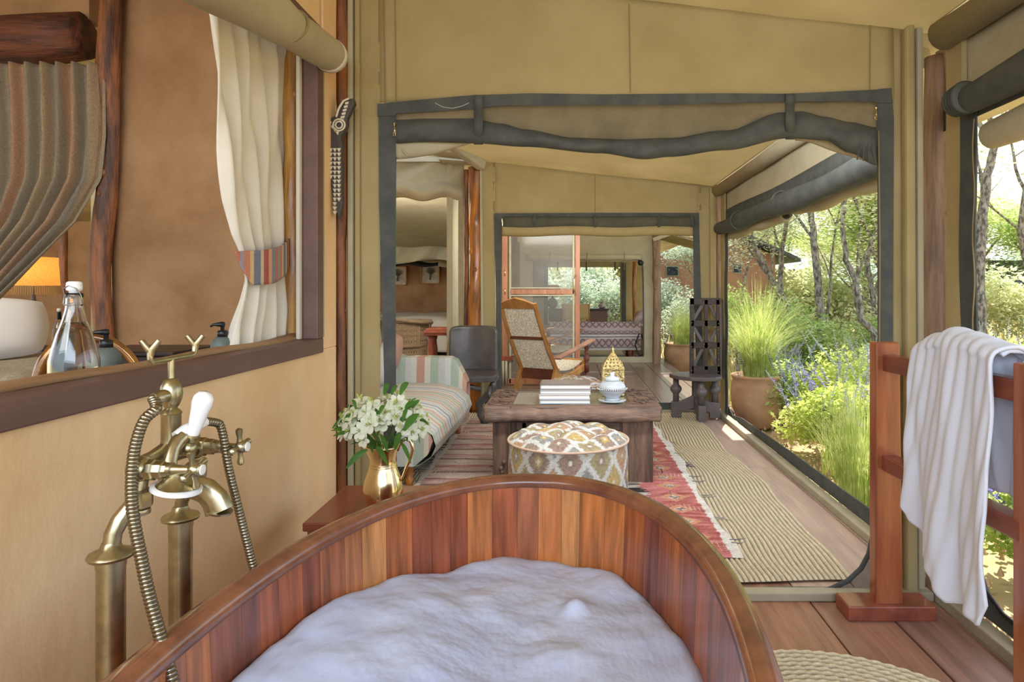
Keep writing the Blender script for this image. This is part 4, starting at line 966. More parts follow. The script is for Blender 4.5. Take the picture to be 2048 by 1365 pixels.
for k in range(150):
    side = 1 if k % 2 else 0; y = U(KY0, KY1); 
    if side and (y*3) % 1 > .35: continue
    x = (KX1 if side else KX0); d = 1 if side else -1
    fr_.tube([(x-.01*d,y,.024),(x+.03*d,y+U(-.01,.01),.022),(x+U(.05,.08)*d,y+U(-.03,.03),.020)], [.003,.0025,.001], 4)
o = fr_.build('fringe', mat('fringe', (92,88,86), (180,170,160), rough=.95, scale=3), kt); o['kind'] = 'stuff'

# ================================================================== COFFEE TABLE and what stands on it
tx0, tx1, ty0, ty1 = -.515, .54, 3.92, 4.60
ct = thing('coffee_table', (0,4.25,0), 'heavy old carved wooden coffee table with glass and cane inset top', 'table')
def slabt(u, v):
    x = tx0+(tx1-tx0)*u; prof_ = [(.0,.405),(-.022,.410),(-.030,.428),(-.026,.455),(-.010,.482),(.015,.497),(.06,.500)]
    d, z = prof_[int(round(v*6))]; return Vector((x, ty0+d+.004*sin(x*30)+.003*sin(x*71+v*3), z+.003*sin(x*17+v)))
fb = MB().grid(60, 6, slabt); fb.build('front_edge', OLDW, ct, smooth=True)
MB().box((tx0,ty0+.01,.405),(tx1,ty1,.470)).build('slab', OLDW, ct, bev=.006)
B((tx0-.012,ty0-.005,.41),(tx0+.155,ty1,.500)).build('carved_border', OLDW, ct, bev=.012)
B((tx1-.175,ty0-.005,.41),(tx1+.012,ty1,.500)).build('carved_border', OLDW, ct, bev=.012)
B((tx0+.15,ty1-.06,.44),(tx1-.17,ty1,.500)).build('back_border', OLDW, ct, bev=.008)
B((tx0+.15,ty0,.44),(tx1-.17,ty0+.07,.499)).build('front_border', OLDW, ct, bev=.008)
cane_t = MB().grid(84, 60, lambda u, v: Vector((tx0+.155+.70*u, ty0+.07+.55*v, .484)), skip=lambda i, j: i % 2 and j % 2); cane_t.build('cane_inset', CANE, ct, solid=.003)
B((tx0+.15,ty0+.06,.47),(tx1-.17,ty1-.05,.474)).build('inset_base', OLDW, ct)
B((tx0+.155,ty0+.07,.493),(tx1-.175,ty1-.06,.497)).build('glass_top', TABGL, ct)
rk2 = random.Random(4); cv = MB()
for k in range(60):
    left_ = k < 26; cx = rk2.uniform(tx0+.01, tx0+.13) if left_ else rk2.uniform(tx1-.15, tx1-.01); cy = rk2.uniform(ty0+.04, ty1-.03); a = rk2.uniform(0, 6.28)
    cv.tube([(cx+cos(a+t*1.6)*.025*(1-.2*t), cy+sin(a+t*1.6)*.025, .501+.004*sin(t)) for t in (0,.5,1,1.5,2)], [.002,.005,.005,.004,.002], 6)
o = cv.build('carved_relief', mat('relief_wood', (122,88,72), (84,64,58), rough=.4, scale=20, coat=.3), ct, smooth=True); o['kind'] = 'stuff'
for (x0, x1) in ((-.475,-.365), (-.30,-.265), (.315,.505)):
    B((x0,3.965,.02),(x1,4.05,.405)).build('leg_plank', OLDWV, ct, bev=.006)
B((-.37,3.99,.03),(.32,4.02,.395)).build('apron', OLDWV, ct, bev=.004)
for x in (-.45,.45): B((x-.04,4.45,.02),(x+.04,4.53,.405)).build('leg', OLDWV, ct, bev=.006)
MB().bar((-.33,3.975,.37),(.30,3.975,.37), .02, .05).build('frieze', OLDW, ct, bev=.004)
for px, py in ((1002,937),(1008,925),(1004,945)): MB().ball(P(px,py,3.95), .014, 8, 6).build('knot', OLDWV, ct, smooth=True)
# books
bc = [((150,130,126),(.165,.33)), ((120,122,128),(.21,.32)), ((206,196,190),(.21,.33)), ((146,164,176),(.21,.31))]
zz = .4995; ths = [.030,.030,.028,.034]; cols_ = [(150,172,186),(214,208,206),(172,176,184),(128,112,110)]
lab = ['grey blue book at the bottom of the stack on the coffee table', 'pale book with a red edged cover, second from the bottom of the stack', 'grey book second from the top of the stack', 'dark brown covered book on top of the stack']
for k in range(4):
    bk = thing('book', (.0-.02,4.10,zz), lab[k], 'book', 'books stacked on the coffee table'); t_ = ths[k]; w_, l_ = (.31,.21); dx = [-.003,-.006,.0,-.002][k]; rot = [.0,.03,-.02,.02][k]
    cm = mat('book_cover_%d' % k, cols_[k], rough=.3, coat=.4)
    x0, x1, y0, y1 = -.185+dx, .125+dx, 4.0, 4.20
    MB().box((x0+.004,y0+.004,zz+.003),(x1-.003,y1-.003,zz+t_-.003)).build('pages', mat('pages', (226,222,214), rough=.8), bk)
    MB().box((x0,y0-.002,zz),(x1,y1,zz+.005)).build('cover', cm, bk); MB().box((x0,y0-.002,zz+t_-.005),(x1,y1,zz+t_)).build('cover', cm, bk)
    MB().box((x0-.002,y0,zz),(x0+.003,y1,zz+t_)).build('spine', cm, bk)
    zz += t_+.0004
mbr = MB().tube([(-.19,4.02,.55),(-.205,4.0,.535),(-.20,3.995,.52)], .0015, 4)
# lidded jar
jp = Vector((.262,4.08,.4995)); jr_ = thing('ceramic_jar', jp, 'pale blue lidded ceramic jar with a bead band on a saucer', 'jar')
MB().lathe([(.05,0),(.082,.006),(.088,.014),(.086,.016),(.05,.010),(0,.010)], jp, 36).build('saucer', CERAM, jr_, smooth=True)
MB().lathe([(.045,.010),(.048,.020),(.040,.030),(.060,.045),(.080,.062),(.087,.078),(.085,.098),(.074,.118),(.058,.128),(.046,.132)], jp, 40).build('bowl', CERAM, jr_, smooth=True)
ld = MB().lathe([(.048,.131),(.047,.150),(.040,.156),(.018,.160),(.013,.165),(.017,.176),(.014,.184),(0,.187)], jp, 32).build('lid', CERAM, jr_, smooth=True)
MB().tube([jp+Vector((.087*cos(a),.087*sin(a),.085)) for a in [2*PI*k/40 for k in range(40)]], .005, 6, closed=True).build('dark_band', DARKW, jr_, smooth=True)
bd = MB()
for k in range(40): a = 2*PI*k/40; bd.ball(jp+Vector((.091*cos(a),.091*sin(a),.085)), .005, 6, 4, (1,1,.7))
o = bd.build('bead_band', PORC, jr_, smooth=True); o['kind'] = 'stuff'
# lantern
lp = Vector((.285,4.38,.4995)); ln = thing('brass_lantern', lp, 'pierced brass lantern with pyramid top behind the ceramic jar', 'lantern')
hw = .066
for sx in (-1,1):
    for sy in (-1,1): B((lp.x+sx*hw-.006,lp.y+sy*hw-.006,lp.z),(lp.x+sx*hw+.006,lp.y+sy*hw+.006,lp.z+.185)).build('corner_post', LGOLD, ln)
for z in (0,.172): B((lp.x-hw-.007,lp.y-hw-.007,lp.z+z),(lp.x+hw+.007,lp.y+hw+.007,lp.z+z+.014)).build('frame', LGOLD, ln, bev=.002)
rl = random.Random(9); hol = set((i, j) for i in range(24) for j in range(30) if ((i-12)**2+(j-8)**2) % 7 < 3 and (i+j) % 2)
for k in range(4):
    m_ = Matrix.Rotation(PI/2*k, 4, 'Z')
    MB().grid(24, 30, lambda u, v: lp+m_@Vector((-hw+2*hw*u, -hw, .014+.16*v)), skip=lambda i, j: (i, j) in hol).build('pierced_panel', LGOLD, ln, solid=.002)
    def pyr(u, v, m_=m_):
        w2 = lrp([(0,hw+.004),(.35,.056),(.7,.030),(1,.008)], v); return lp+m_@Vector(((-w2+2*w2*u), -w2, .186+.095*v))
    MB().grid(14, 14, pyr, skip=lambda i, j: (i % 3 == 1 and j % 3 == 1)).build('roof_panel', LGOLD, ln, solid=.002)
MB().lathe([(.010,.278),(.013,.286),(.008,.292),(.013,.302),(.009,.312),(0,.322)], lp, 14).build('finial', LGOLD, ln, smooth=True)
B((lp.x-.05,lp.y-.05,lp.z+.014),(lp.x+.05,lp.y+.05,lp.z+.02)).build('floor_plate', LGOLD, ln)

# ================================================================== OTTOMANS
pal = [(156,134,116),(190,164,104),(150,148,140),(188,146,112),(170,154,112),(162,134,118)]
def diam(s, t):
    i1 = math.floor(s+t); i2 = math.floor(s-t); f1 = s+t-i1; f2 = s-t-i2
    e = min(f1, 1-f1, f2, 1-f2); jag = .02*(1 if (math.floor((s*2+t*3)*14) % 2) else -1)
    if e < .10+jag: return (208,208,202)
    dd = max(abs(f1-.5), abs(f2-.5))
    c = pal[(i1*2+i2*3) % 6]
    if dd < .07: return (214,210,196)
    if dd < .16: return pal[(i1*2+i2*3+1) % 6] if (i1+i2) % 2 else (204,166,84)
    return c
def ottoman(c, r, h, dome, label, nseg=260, rot=0):
    t = thing('ottoman', c, label, 'ottoman'); c = Vector(c)
    def pt(v):
        x, y, z = v[0]-c.x, v[1]-c.y, v[2]-c.z; rr = math.hypot(x, y); a = math.atan2(y, x)+rot; n = nf.noise(Vector((x*90, y*90, z*90)))
        if z < h-.002 and rr > r*.93: col = diam(a*r/.165, z/.235+.12)
        else: col = diam(x/.155+.3, y/.155+.2)
        return tuple(max(0, min(255, k+22*n)) for k in col)
    MB().grid(nseg, 60, lambda u, v: c+Vector(((r-.006*(1-sin(PI*v)))*cos(2*PI*u), (r-.006*(1-sin(PI*v)))*sin(2*PI*u), .02+(h-.02)*v)), cu=True).build('side_cover', PAINT, t, smooth=True, paint=pt)
    def topf(u, v):
        rr = r*.985*v; x, y = rr*cos(2*PI*u), rr*sin(2*PI*u); s = (x*cos(.4)+y*sin(.4))/.115; q = (-x*sin(.4)+y*cos(.4))/.115
        tuft = (abs(sin(PI*(s+q)/2*1))*abs(sin(PI*(s-q)/2)))**.35 if v < .92 else 1
        return c+Vector((x, y, h+dome*(1-v**2.6)*.6+dome*.6*tuft*min(1, (1-v)*5)))
    MB().grid(nseg, 70, topf, cu=True).build('tufted_top', PAINT, t, smooth=True, paint=pt)
    MB().tube([c+Vector((r*cos(a), r*sin(a), h)) for a in [2*PI*k/64 for k in range(64)]], .006, 8, closed=True).build('piping', mat('piping', (214,178,152), rough=.9), t, smooth=True)
    MB().lathe([(r*.9,0),(r*.95,.02)], c, 40).build('base', DARKW, t)
    for k in range(9):
        s, q = (k % 3-1)*2*.115*.5, (k//3-1)*2*.115*.5; x = (s*cos(.4)-q*sin(.4)); y = (s*sin(.4)+q*cos(.4)); MB().ball(c+Vector((x*1.0, y*1.0, h+dome*.45)), .009, 8, 6).build('button', mat('button', (196,170,140)) if k == 0 else bpy.data.materials['button'], t, smooth=True)
    return t
ottoman((-.012,3.50,.026), .322, .375, .055, 'round tufted kilim ottoman in front of the coffee table')
ottoman((.035,5.30,.026), .235, .415, .05, 'smaller round floral ottoman behind the coffee table', 180, 1.0)

# ================================================================== SOFA
SST = stripes('sofa_seat_stripes', 1, .62, [(0,(196,194,184)),(.05,(150,156,158)),(.07,(206,202,190)),(.13,(206,160,134)),(.18,(204,200,186)),(.24,(160,182,158)),(.29,(196,190,176)),(.33,(206,164,138)),(.38,(206,204,194)),(.46,(160,166,176)),(.49,(210,206,196)),(.55,(148,158,180)),(.60,(206,204,194)),(.66,(176,178,176)),(.68,(208,204,194)),(.74,(202,160,136)),(.79,(200,196,182)),(.86,(158,182,160)),(.91,(198,192,180)),(.95,(168,168,168)),(.97,(206,202,190))])
SAR = stripes('sofa_arm_stripes', 0, .92, [(0,(196,194,184)),(.05,(190,140,120)),(.12,(198,192,172)),(.17,(156,172,152)),(.24,(180,184,176)),(.30,(192,194,190)),(.35,(158,172,152)),(.42,(200,190,164)),(.45,(194,144,124)),(.52,(192,192,184)),(.58,(206,170,146)),(.64,(176,174,166)),(.67,(150,150,154)),(.69,(196,200,200)),(.76,(188,138,118)),(.84,(196,188,168)),(.88,(160,174,156)),(.95,(188,188,182))])
so = thing('striped_sofa', (-1.25,4.65,0), 'low daybed sofa in pastel striped cotton with turned wooden legs', 'sofa')
def seat(u, v):
    y = 3.86+1.42*u; p_ = [(-1.72,.15),(-1.72,.40),(-1.6,.455),(-1.25,.462),(-1.02,.455),(-.90,.425),(-.82,.36),(-.80,.29),(-.83,.21),(-.90,.16),(-.95,.15)]
    s = v*10; i = min(9, int(s)); t = s-i; a, b = p_[i], p_[i+1]; e = min(1, min(u, 1-u)*14+.0); k = .90+.10*e**.5
    x = a[0]+(b[0]-a[0])*t; z = a[1]+(b[1]-a[1])*t; bow = .02*sin(PI*u)*(1 if x > -1 else 0)
    return Vector((x+bow-.0*(1-k), y, .15+(z-.15)*k+.004*sin(y*9)))
MB().grid(70, 40, seat).build('seat', SST, so, smooth=True)
MB().prism([(-1.70,3.865,.15),(-.93,3.865,.15),(-.85,3.865,.22),(-.82,3.865,.30),(-.84,3.865,.36),(-.93,3.865,.41),(-1.1,3.865,.435),(-1.70,3.865,.43)], (0,1.40,0)).build('seat_side', SAR, so)
def arm(u, v):
    x = -1.74+.90*u; t = v; ztop = lrp([(-1.8,.80),(-1.35,.655),(-1.2,.66),(-.98,.655),(-.93,.63),(-.86,.50),(-.82,.40)], x)
    a = PI*t; return Vector((x, 5.36-.10*cos(a)-.02, .30+(ztop-.30)*min(1, sin(a)*1.6)**.8))
MB().grid(50, 24, arm).build('arm', SAR, so, smooth=True)
B((-1.74,5.25,.15),(-.84,5.42,.34)).build('arm_base', SAR, so, bev=.02)
MB().tube([(-1.70,3.9,.62),(-1.70,4.3,.64),(-1.70,5.2,.64),(-1.70,5.36,.62)], .13, 16).build('back', SST, so, smooth=True)
B((-1.83,3.87,.15),(-1.66,5.4,.60)).build('back_base', SST, so, bev=.02)
for (x, y) in ((-.925,5.34),(-.975,3.93),(-1.74,5.34),(-1.74,3.93)):
    MB().lathe([(.022,0),(.02,.02),(.027,.045),(.022,.05),(.03,.14),(.032,.16)], (x,y,.018), 16).build('leg', TEAKD if x < -1.5 else LOGO, so, smooth=True)
cu_ = thing('sofa_cushion', (-1.42,4.4,.56), 'pink and cream striped cushion leaning on the sofa back', 'cushion')
mb = MB().ball((0,0,0), .22, 24, 16, (.38,1,1)); mb.v = [(x, max(-.2,min(.2,y*1.05)), max(-.2,min(.2,z*1.05))) for x, y, z in mb.v]
mb.xf(Matrix.Rotation(.35, 4, 'Y')).mv((-1.42,5.03,.66)).build('cover', SAR, cu_, smooth=True)

# ================================================================== DARK CARVED CHAIR (left), on carved struts
dc = thing('carved_chair', (-.90,5.85,0), 'dark carved wooden low chair with broad rounded back beside the sofa', 'chair')
def back(u, v):
    x = -1.125+.445*u; z = .45+.42*v; cx = (u-.5)*2
    if v > .9: x = -.9+(x+.9)*(1-.10*((v-.9)/.1)**2)
    return Vector((x, 6.02-.02*v+.05*(1-cx*cx)*1.0+.10*v*.5, z-.02*abs(cx)**6*(1 if v > .9 else 0)))
MB().grid(24, 16, back).build('backrest', DARKW, dc, smooth=True, solid=.035, bev=0)
MB().prism([(-1.13,5.62,.42),(-.655,5.62,.42),(-.64,5.70,.42),(-.67,6.06,.42),(-1.12,6.06,.42)], (0,0,.04)).build('seat', DARKW, dc, bev=.01)
MB().bar((-1.13,5.63,.415),(-.65,5.63,.43), .035, .05).build('seat_rim', DARKW, dc, bev=.01)
for s in (-1, 1):
    x0 = -.895+s*.22
    MB().tube([(x0,5.66,.42),(x0+.01*s,5.66,.36),(-.895+s*.17,5.68,.29),(-.895+s*.09,5.72,.20),(-.895+s*.10,5.74,.10),(-.895+s*.15,5.74,.02)], [.022,.026,.03,.034,.03,.036], 10).build('strut', DARKW, dc, smooth=True)
    MB().tube([(x0,6.0,.42),(-.895+s*.12,5.95,.22),(-.895+s*.17,6.0,.02)], .026, 10).build('strut', DARKW, dc, smooth=True)
MB().tube([(-1.02,5.70,.33),(-.90,5.69,.36),(-.78,5.70,.33)], .022, 8).build('brace', DARKW, dc, smooth=True)
MB().tube([(-.70,5.64,.36),(-.70,5.60,.30),(-.69,5.62,.24)], [.02,.014,.02], 8).build('carved_lug', DARKW, dc, smooth=True)

# ================================================================== LATTICE BACK CHAIR (right)
lc = thing('lattice_chair', (1.17,6.02,0), 'dark studded lattice back chair with half round seat beside the right window', 'chair')
def pt_(px, py, Y=6.10): return P(px, py, Y)
def slat(a, b, w_, nm='slat', m=EBONY, d=.022, Y=6.1): MB().bar(pt_(*a, Y), pt_(*b, Y), d, w_*Y/F, up=(0,0,1)) if False else None; A_ = pt_(*a, Y); B_ = pt_(*b, Y); return MB().bar(A_, B_, w_*Y/F, d, up=(0,1,0)).build(nm, m, lc, bev=.002)
slat((1384,597),(1383,752),8); slat((1435,600),(1438,756),7); slat((1380,603),(1441,603),13)
slat((1382,647),(1438,647),12); slat((1382,691),(1439,691),12); slat((1383,745),(1440,746),26); slat((1412,600),(1412,740),7)
for y0, y1 in ((610,641),(697,735)):
    slat((1405,y0),(1386,y1),6,'lattice_bar',EBONY2,.02,6.12); slat((1419,y0),(1435,y1),6,'lattice_bar',EBONY2,.02,6.12)
slat((1387,654),(1405,685),6,'lattice_bar',EBONY2,.02,6.12); slat((1436,654),(1419,685),6,'lattice_bar',EBONY2,.02,6.12)
MB().prism([P(1441,597,6.09),P(1444,600,6.16),P(1447,758,6.2),P(1442,758,6.09)], (.008,0,0)).build('side_board', EBONY2, lc)
rs2 = random.Random(2); sd_ = MB().ball((0,0,0), .0055, 6, 4)
studs = [(1384,610+i*12) for i in range(12)]+[(1437,612+i*12) for i in range(12)]+[(1394+k,602) for k in (0,6)]+[(1426,602),(1432,604)]+[(1412+a,648+b) for a in (-4,4) for b in (-3,4)]+[(1412+a,692+b) for a in (-4,4) for b in (-3,4)]+[(1412,745),(1412,612)]
s0_ = None
for (px, py) in studs:
    if s0_ is None: s0_ = MB().ball(P(px,py,6.085), .006, 8, 5).build('stud', STUD, lc, smooth=True); continue
    o = s0_.copy(); COL.objects.link(o); o.location = P(px,py,6.085)-Vector(lc['wl'])
sc_ = P(1397,752,6.05)
seatp = [P(1339,748,6.05)+Vector((0,.02,0)), P(1345,754,5.95), P(1370,762,5.84), P(1400,766,5.80), P(1430,766,5.80), P(1447,764,5.84)]
sp2 = [(.925,6.10),(.93,6.02),(.98,5.90),(1.07,5.82),(1.18,5.78),(1.30,5.80),(1.37,5.87),(1.39,6.0),(1.37,6.2),(1.2,6.26),(1.02,6.22)]
MB().prism([(x,y,.385) for x, y in sp2], (0,0,.035)).build('seat', EBONY2, lc, bev=.008)
hub = Vector((1.17,6.03,0))
for k, (x, y) in enumerate(((.985,6.07),(1.18,5.87),(1.335,6.02))):
    MB().lathe([(.030,.15),(.028,.235),(.036,.245),(.052,.265),(.054,.28),(.052,.295),(.036,.315),(.028,.325),(.027,.386)], (x,y,0), 16).build('leg', EBONY2, lc, smooth=True)
    q = Vector((x,y,0)); d = (q-hub).normalized(); s = Vector((-d.y,d.x,0))*.035
    e = q+d*.045
    MB().prism([hub-s+Vector((0,0,.12)), hub-s+Vector((0,0,.24)), q-d*.05-s+Vector((0,0,.17)), e-s+Vector((0,0,.16)), e-s+Vector((0,0,.02)), q-d*.05-s+Vector((0,0,.02)), q-d*.05-s+Vector((0,0,.07))], s*2).build('foot', EBONY2, lc, bev=.004)
MB().tube([hub+Vector((0,0,.1)),hub+Vector((0,0,.386))], .045, 8).build('hub', EBONY2, lc)

# ================================================================== PLANTER CHAIRS
def planter(x, y, ang, label):
    t = thing('planter_chair', (0,0,0), label, 'chair')
    bw = .225
    def fr(s):                                            # s along the back from seat (0) to top (1): (x,z)
        return Vector((.02-.42*s-.03*sin(PI*s), 0, .33+.74*s))
    for sy in (-1, 1):
        MB().tube([fr(k/8)+Vector((0,sy*bw*(1-.06*k/8),0)) for k in range(9)]+[], [.034]*4+[.032]*5, 4, sq=.7).build('back_post', TEAK, t, bev=.004)
        MB().prism([(-.02,sy*bw-.02,.36),(.05,sy*bw-.02,.36),(.02,sy*bw-.02,.20),(-.07,sy*bw-.02,.0),(-.13,sy*bw-.02,.0),(-.10,sy*bw-.02,.2)], (0,.04,0)).build('leg', TEAK, t, bev=.005)
        MB().prism([(-.04,sy*bw-.018,.34),(.12,sy*bw-.018,.285),(.35,sy*bw-.018,.29),(.62,sy*bw-.018,.36),(.66,sy*bw-.018,.40),(.66,sy*bw-.018,.30),(.62,sy*bw-.018,.28),(.3,sy*bw-.018,.22),(0,sy*bw-.018,.24)], (0,.036,0)).build('seat_rail', TEAK, t, bev=.004)
        MB().bar((-.06,sy*(bw+.05),.475),(.72,sy*(bw+.06),.625), .085, .022).build('arm', TEAKG, t, bev=.005)
        MB().lathe([(.028,.26),(.028,.36),(.02,.375),(.034,.40),(.036,.43),(.02,.46),(.028,.475),(.028,.49),(.018,.505),(.03,.54),(.028,.56),(.022,.575)], (.62,sy*(bw+.035),.0), 14).build('arm_baluster', TEAKD, t, smooth=True)
        MB().lathe([(.016,0),(.022,.05),(.020,.12),(.026,.26)], (.62,sy*(bw+.01),0), 12).build('front_leg', TEAKD, t, smooth=True)
    for a, b in ((.03,.47),(.52,.93)):
        def cf(u, v): q = fr(a+(b-a)*v); q.y = (-bw+.03+(2*bw-.06)*u)*(1-.05*v); return q
        MB().grid(61, 61, cf, skip=lambda i, j: i % 2 and j % 2).build('cane_panel', CANE, t, solid=.004)
    for s, h_ in ((.495,.03),(.0,.06)): q = fr(s); MB().bar((q.x,-bw,q.z),(q.x,bw,q.z), .03, h_).build('cross_rail', TEAKD, t, bev=.003)
    q = fr(1.0); q2 = fr(.93)
    MB().prism([(q2.x,-bw,q2.z),(q2.x,bw,q2.z),(q.x,bw*.94,q.z),(q.x-.02,bw*.5,q.z+.035),(q.x-.03,0,q.z+.06),(q.x-.02,-bw*.5,q.z+.035),(q.x,-bw*.94,q.z)], (-.025,0,-.01)).build('crest_rail', TEAK, t, bev=.004)
    MB().grid(61, 61, lambda u, v: Vector((.02+.62*u, -bw+.02+(2*bw-.04)*v, .345-.05*sin(PI*u)+.05*u)), skip=lambda i, j: i % 2 and j % 2).build('cane_seat', CANE, t, solid=.004)
    MB().bar((.64,-bw,.38),(.64,bw,.38), .04, .05).build('front_rail', TEAK, t, bev=.004)
    MB().bar((.0,-bw,.27),(.0,bw,.27), .03, .07).build('back_rail', TEAKD, t, bev=.004)
    t.location = (x, y, 0); t.rotation_euler = (0, 0, ang); return t
pc = planter(-.35, 7.05, math.radians(60), 'honey coloured planter chair with cane back on the porch beside the door')
p2 = copy_tree(pc); p2.location = (-.50, 9.15, 0); p2.rotation_euler = (0,0,math.radians(52)); p2['label'] = 'cane backed planter chair seen through the screen door pane'
pc['group'] = p2['group'] = 'planter chairs on the porch'
# ================================================================== SILL WARE (wash room side)
cn = MB().box((-1.62,-.6,.86),(-1.01,2.46,.925)).build('vanity_counter', REDH, None, bev=.006); tag(cn, 'dark wooden vanity counter behind the window sill', 'counter')
bt = Vector((-1.055,1.382,1.032)); b1 = thing('swing_top_bottle', bt, 'large clear swing top bottle standing on the window sill', 'bottle')
MB().lathe([(0,-.10),(.042,-.104),(.046,-.10),(.046,.0),(.0455,.02),(.040,.045),(.032,.075),(.022,.105),(.0165,.130),(.0155,.150),(.0165,.158),(.0155,.162),(.0135,.162),(.0130,.150),(.014,.130),(.0195,.105),(.0295,.075),(.0375,.045),(.042,.02),(.0425,0),(.0425,-.096),(0,-.096)], bt, 40).build('glass_body', GLASS, b1, smooth=True)
MB().lathe([(0,-.095),(.0415,-.095),(.0415,.0),(.041,.02),(.036,.045),(.0285,.075),(.019,.100),(0,.100)], bt, 32).build('water', mat('water', (236,240,240), rough=.0, trans=1, ior=1.33), b1, smooth=True)
MB().lathe([(.010,.158),(.010,.166),(.0145,.168),(.0150,.172),(.0145,.184),(.011,.187),(0,.187)], bt, 24).build('stopper', PORC, b1, smooth=True)
MB().tube([bt+Vector((.0165,-.002,.135)),bt+Vector((.021,-.004,.14)),bt+Vector((.017,-.004,.158)),bt+Vector((.013,-.012,.172)),bt+Vector((.0,-.016,.178)),bt+Vector((-.013,-.012,.172)),bt+Vector((-.017,-.004,.158)),bt+Vector((-.021,-.004,.14)),bt+Vector((-.0165,-.002,.135))], .0013, 6).build('wire_bail', STEEL, b1, smooth=True)
MB().tube([bt+Vector((.0175*cos(a),.0175*sin(a),.137)) for a in [2*PI*k/24 for k in range(24)]], .0013, 6, closed=True).build('neck_wire', STEEL, b1, smooth=True)
def soap(c, label, k=1):
    c = Vector(c); t = thing('soap_dispenser', c, label, 'soap bottle', 'grey soap dispensers')
    MB().lathe([(0,0),(.030,0),(.033,.006),(.033,.10),(.031,.112),(.022,.124),(.013,.129)], c, 28).build('bottle', SALT, t, smooth=True)
    pu = MB().lathe([(.012,.128),(.0145,.129),(.0145,.146),(.011,.148),(.0055,.149),(.0055,.160)], c, 20).build('pump_collar', BLACKP, t, smooth=True)
    MB().tube([c+Vector((.004,.004,.166)),c+Vector((0,0,.166)),c+Vector((-.022,-.010,.166)),c+Vector((-.030,-.013,.160))], [.007,.009,.0042,.0035], 10).build('pump_head', BLACKP, t, smooth=True)
    return t
soap((-1.15,1.61,.93), 'grey green soap dispenser beside the swing top bottle'); soap((-1.06,1.98,.93), 'grey green soap dispenser in front of the cream curtain')
wb_ = thing('wooden_box', (-1.25,2.0,.9), 'dark flat wooden box with brass corners behind the window sill', 'box')
MB().box((-1.42,1.86,.927),(-1.14,2.10,1.01)).build('box_body', EBONY, wb_, bev=.004); MB().box((-1.425,1.855,1.011),(-1.135,2.105,1.024)).build('lid', EBONY, wb_, bev=.004)
for x, y in ((-1.40,1.856),(-1.16,1.856),(-1.136,2.08)): MB().box((x-.006,y-.003,.985),(x+.006,y+.003,1.01)).build('hinge', GOLD, wb_)
rg = thing('amber_ring', (-1.33,1.62,.9), 'curved glossy amber rim of a round bowl behind the bottle', 'bowl')
MB().tube([Vector((-1.285,1.75,.93))+Vector((.105*cos(a)-.02*sin(a), .05*cos(a), .145*sin(a))) for a in [PI*k/24-.1 for k in range(26)]], [.010+.006*abs(sin(k*.06)) for k in range(26)], 12).build('rim', mat('amber', (190,120,30), (110,60,14), rough=.08, scale=12, coat=.8, metal=.4), rg, smooth=True)
MB().lathe([(.0,0),(.05,0),(.05,.006),(0,.006)], (-1.285,1.75,.927), 20).build('foot', GOLD, rg)

# ================================================================== BEDROOM LEFT (seen through the window)
bdm = mat('bed_blanket', (170,158,134), (140,130,110), rough=.95, scale=40, bump=.4, bscale=60)
bd1 = thing('bed', (-4.6,4.9,0), 'bed with nubbly grey beige blanket seen through the window', 'bed')
MB().box((-5.7,4.25,.0),(-3.55,5.7,.42)).build('bed_base', EBONY, bd1, bev=.02)
mb = MB(); mb.grid(60, 40, lambda u, v: Vector((-5.75+2.25*u, 4.2+1.55*v, .66+.012*sin(u*20)*sin(v*13)-.05*(max(0,abs(u-.5)-.44)/.06)**2-.05*(max(0,abs(v-.5)-.44)/.06)**2))); mb.build('blanket', bdm, bd1, smooth=True)
MB().box((-5.72,4.22,.25),(-3.52,5.72,.62)).build('mattress', bdm, bd1, bev=.04)
def pillow(c, sx, sy, sz, rz, lab, tilt=.5, m=None, grp=None):
    t = thing('pillow', c, lab, 'pillow', grp); mb = MB()
    def f(s): 
        def g(u, v):
            x = (u-.5)*2; y = (v-.5)*2; k = (1-x**4)*(1-y**4); return Vector((x*sx*(1-.13*y*y), y*sy*(1-.16*x*x), s*sz*max(0,k)**.6))
        return g
    mb.grid(20, 14, f(1)).grid(20, 14, f(-1)); mb.xf(Matrix.Rotation(rz, 4, 'Z')@Matrix.Rotation(tilt, 4, 'X')).mv(c); mb.build('cover', m or mat('linen', (214,216,222), rough=.9, bump=.15, scale=4), t, smooth=True); return t
pillow((-4.60,5.1,.90), .40, .26, .12, .62, 'white pillow propped on the bed behind the window', 1.2)
pillow((-5.3,4.9,.88), .35, .25, .10, .1, 'white pillow at the far left of the bed', .9)
ns = thing('nightstand', (-4.95,6.15,0), 'small dark nightstand behind the bed under the fringed lamp', 'table')
MB().box((-5.4,5.92,.62),(-4.62,6.4,.66)).build('top', EBONY, ns, bev=.005); MB().box((-5.36,5.96,.0),(-4.66,6.36,.62)).build('case', EBONY, ns)
lt = thing('table_lamp', (-5.08,6.15,.66), 'lit table lamp with fringed yellow shade', 'lamp')
lc2 = Vector((-5.08,6.15,.66))
SHADE = mat('lamp_shade_lit', (222,160,60), (200,136,48), rough=.9, scale=90, emit=.16, ecol=(220,176,100), transl=.3)
MB().lathe([(.245,.585),(.20,.85)], lc2, 40).build('shade', SHADE, lt, smooth=True)
fr2 = MB()
for k in range(90):
    a = 2*PI*k/90; q = lc2+Vector((.246*cos(a),.246*sin(a),.585)); fr2.tube([q, q+Vector((0,0,-.085))], [.006,.004], 4)
o = fr2.build('fringe', mat('fringe_gold', (190,156,96), rough=.9), lt); o['kind'] = 'stuff'
MB().lathe([(.07,0),(.08,.02),(.03,.06),(.09,.2),(.03,.34),(.015,.5),(.012,.7)], lc2, 24).build('base', DARKW, lt, smooth=True)
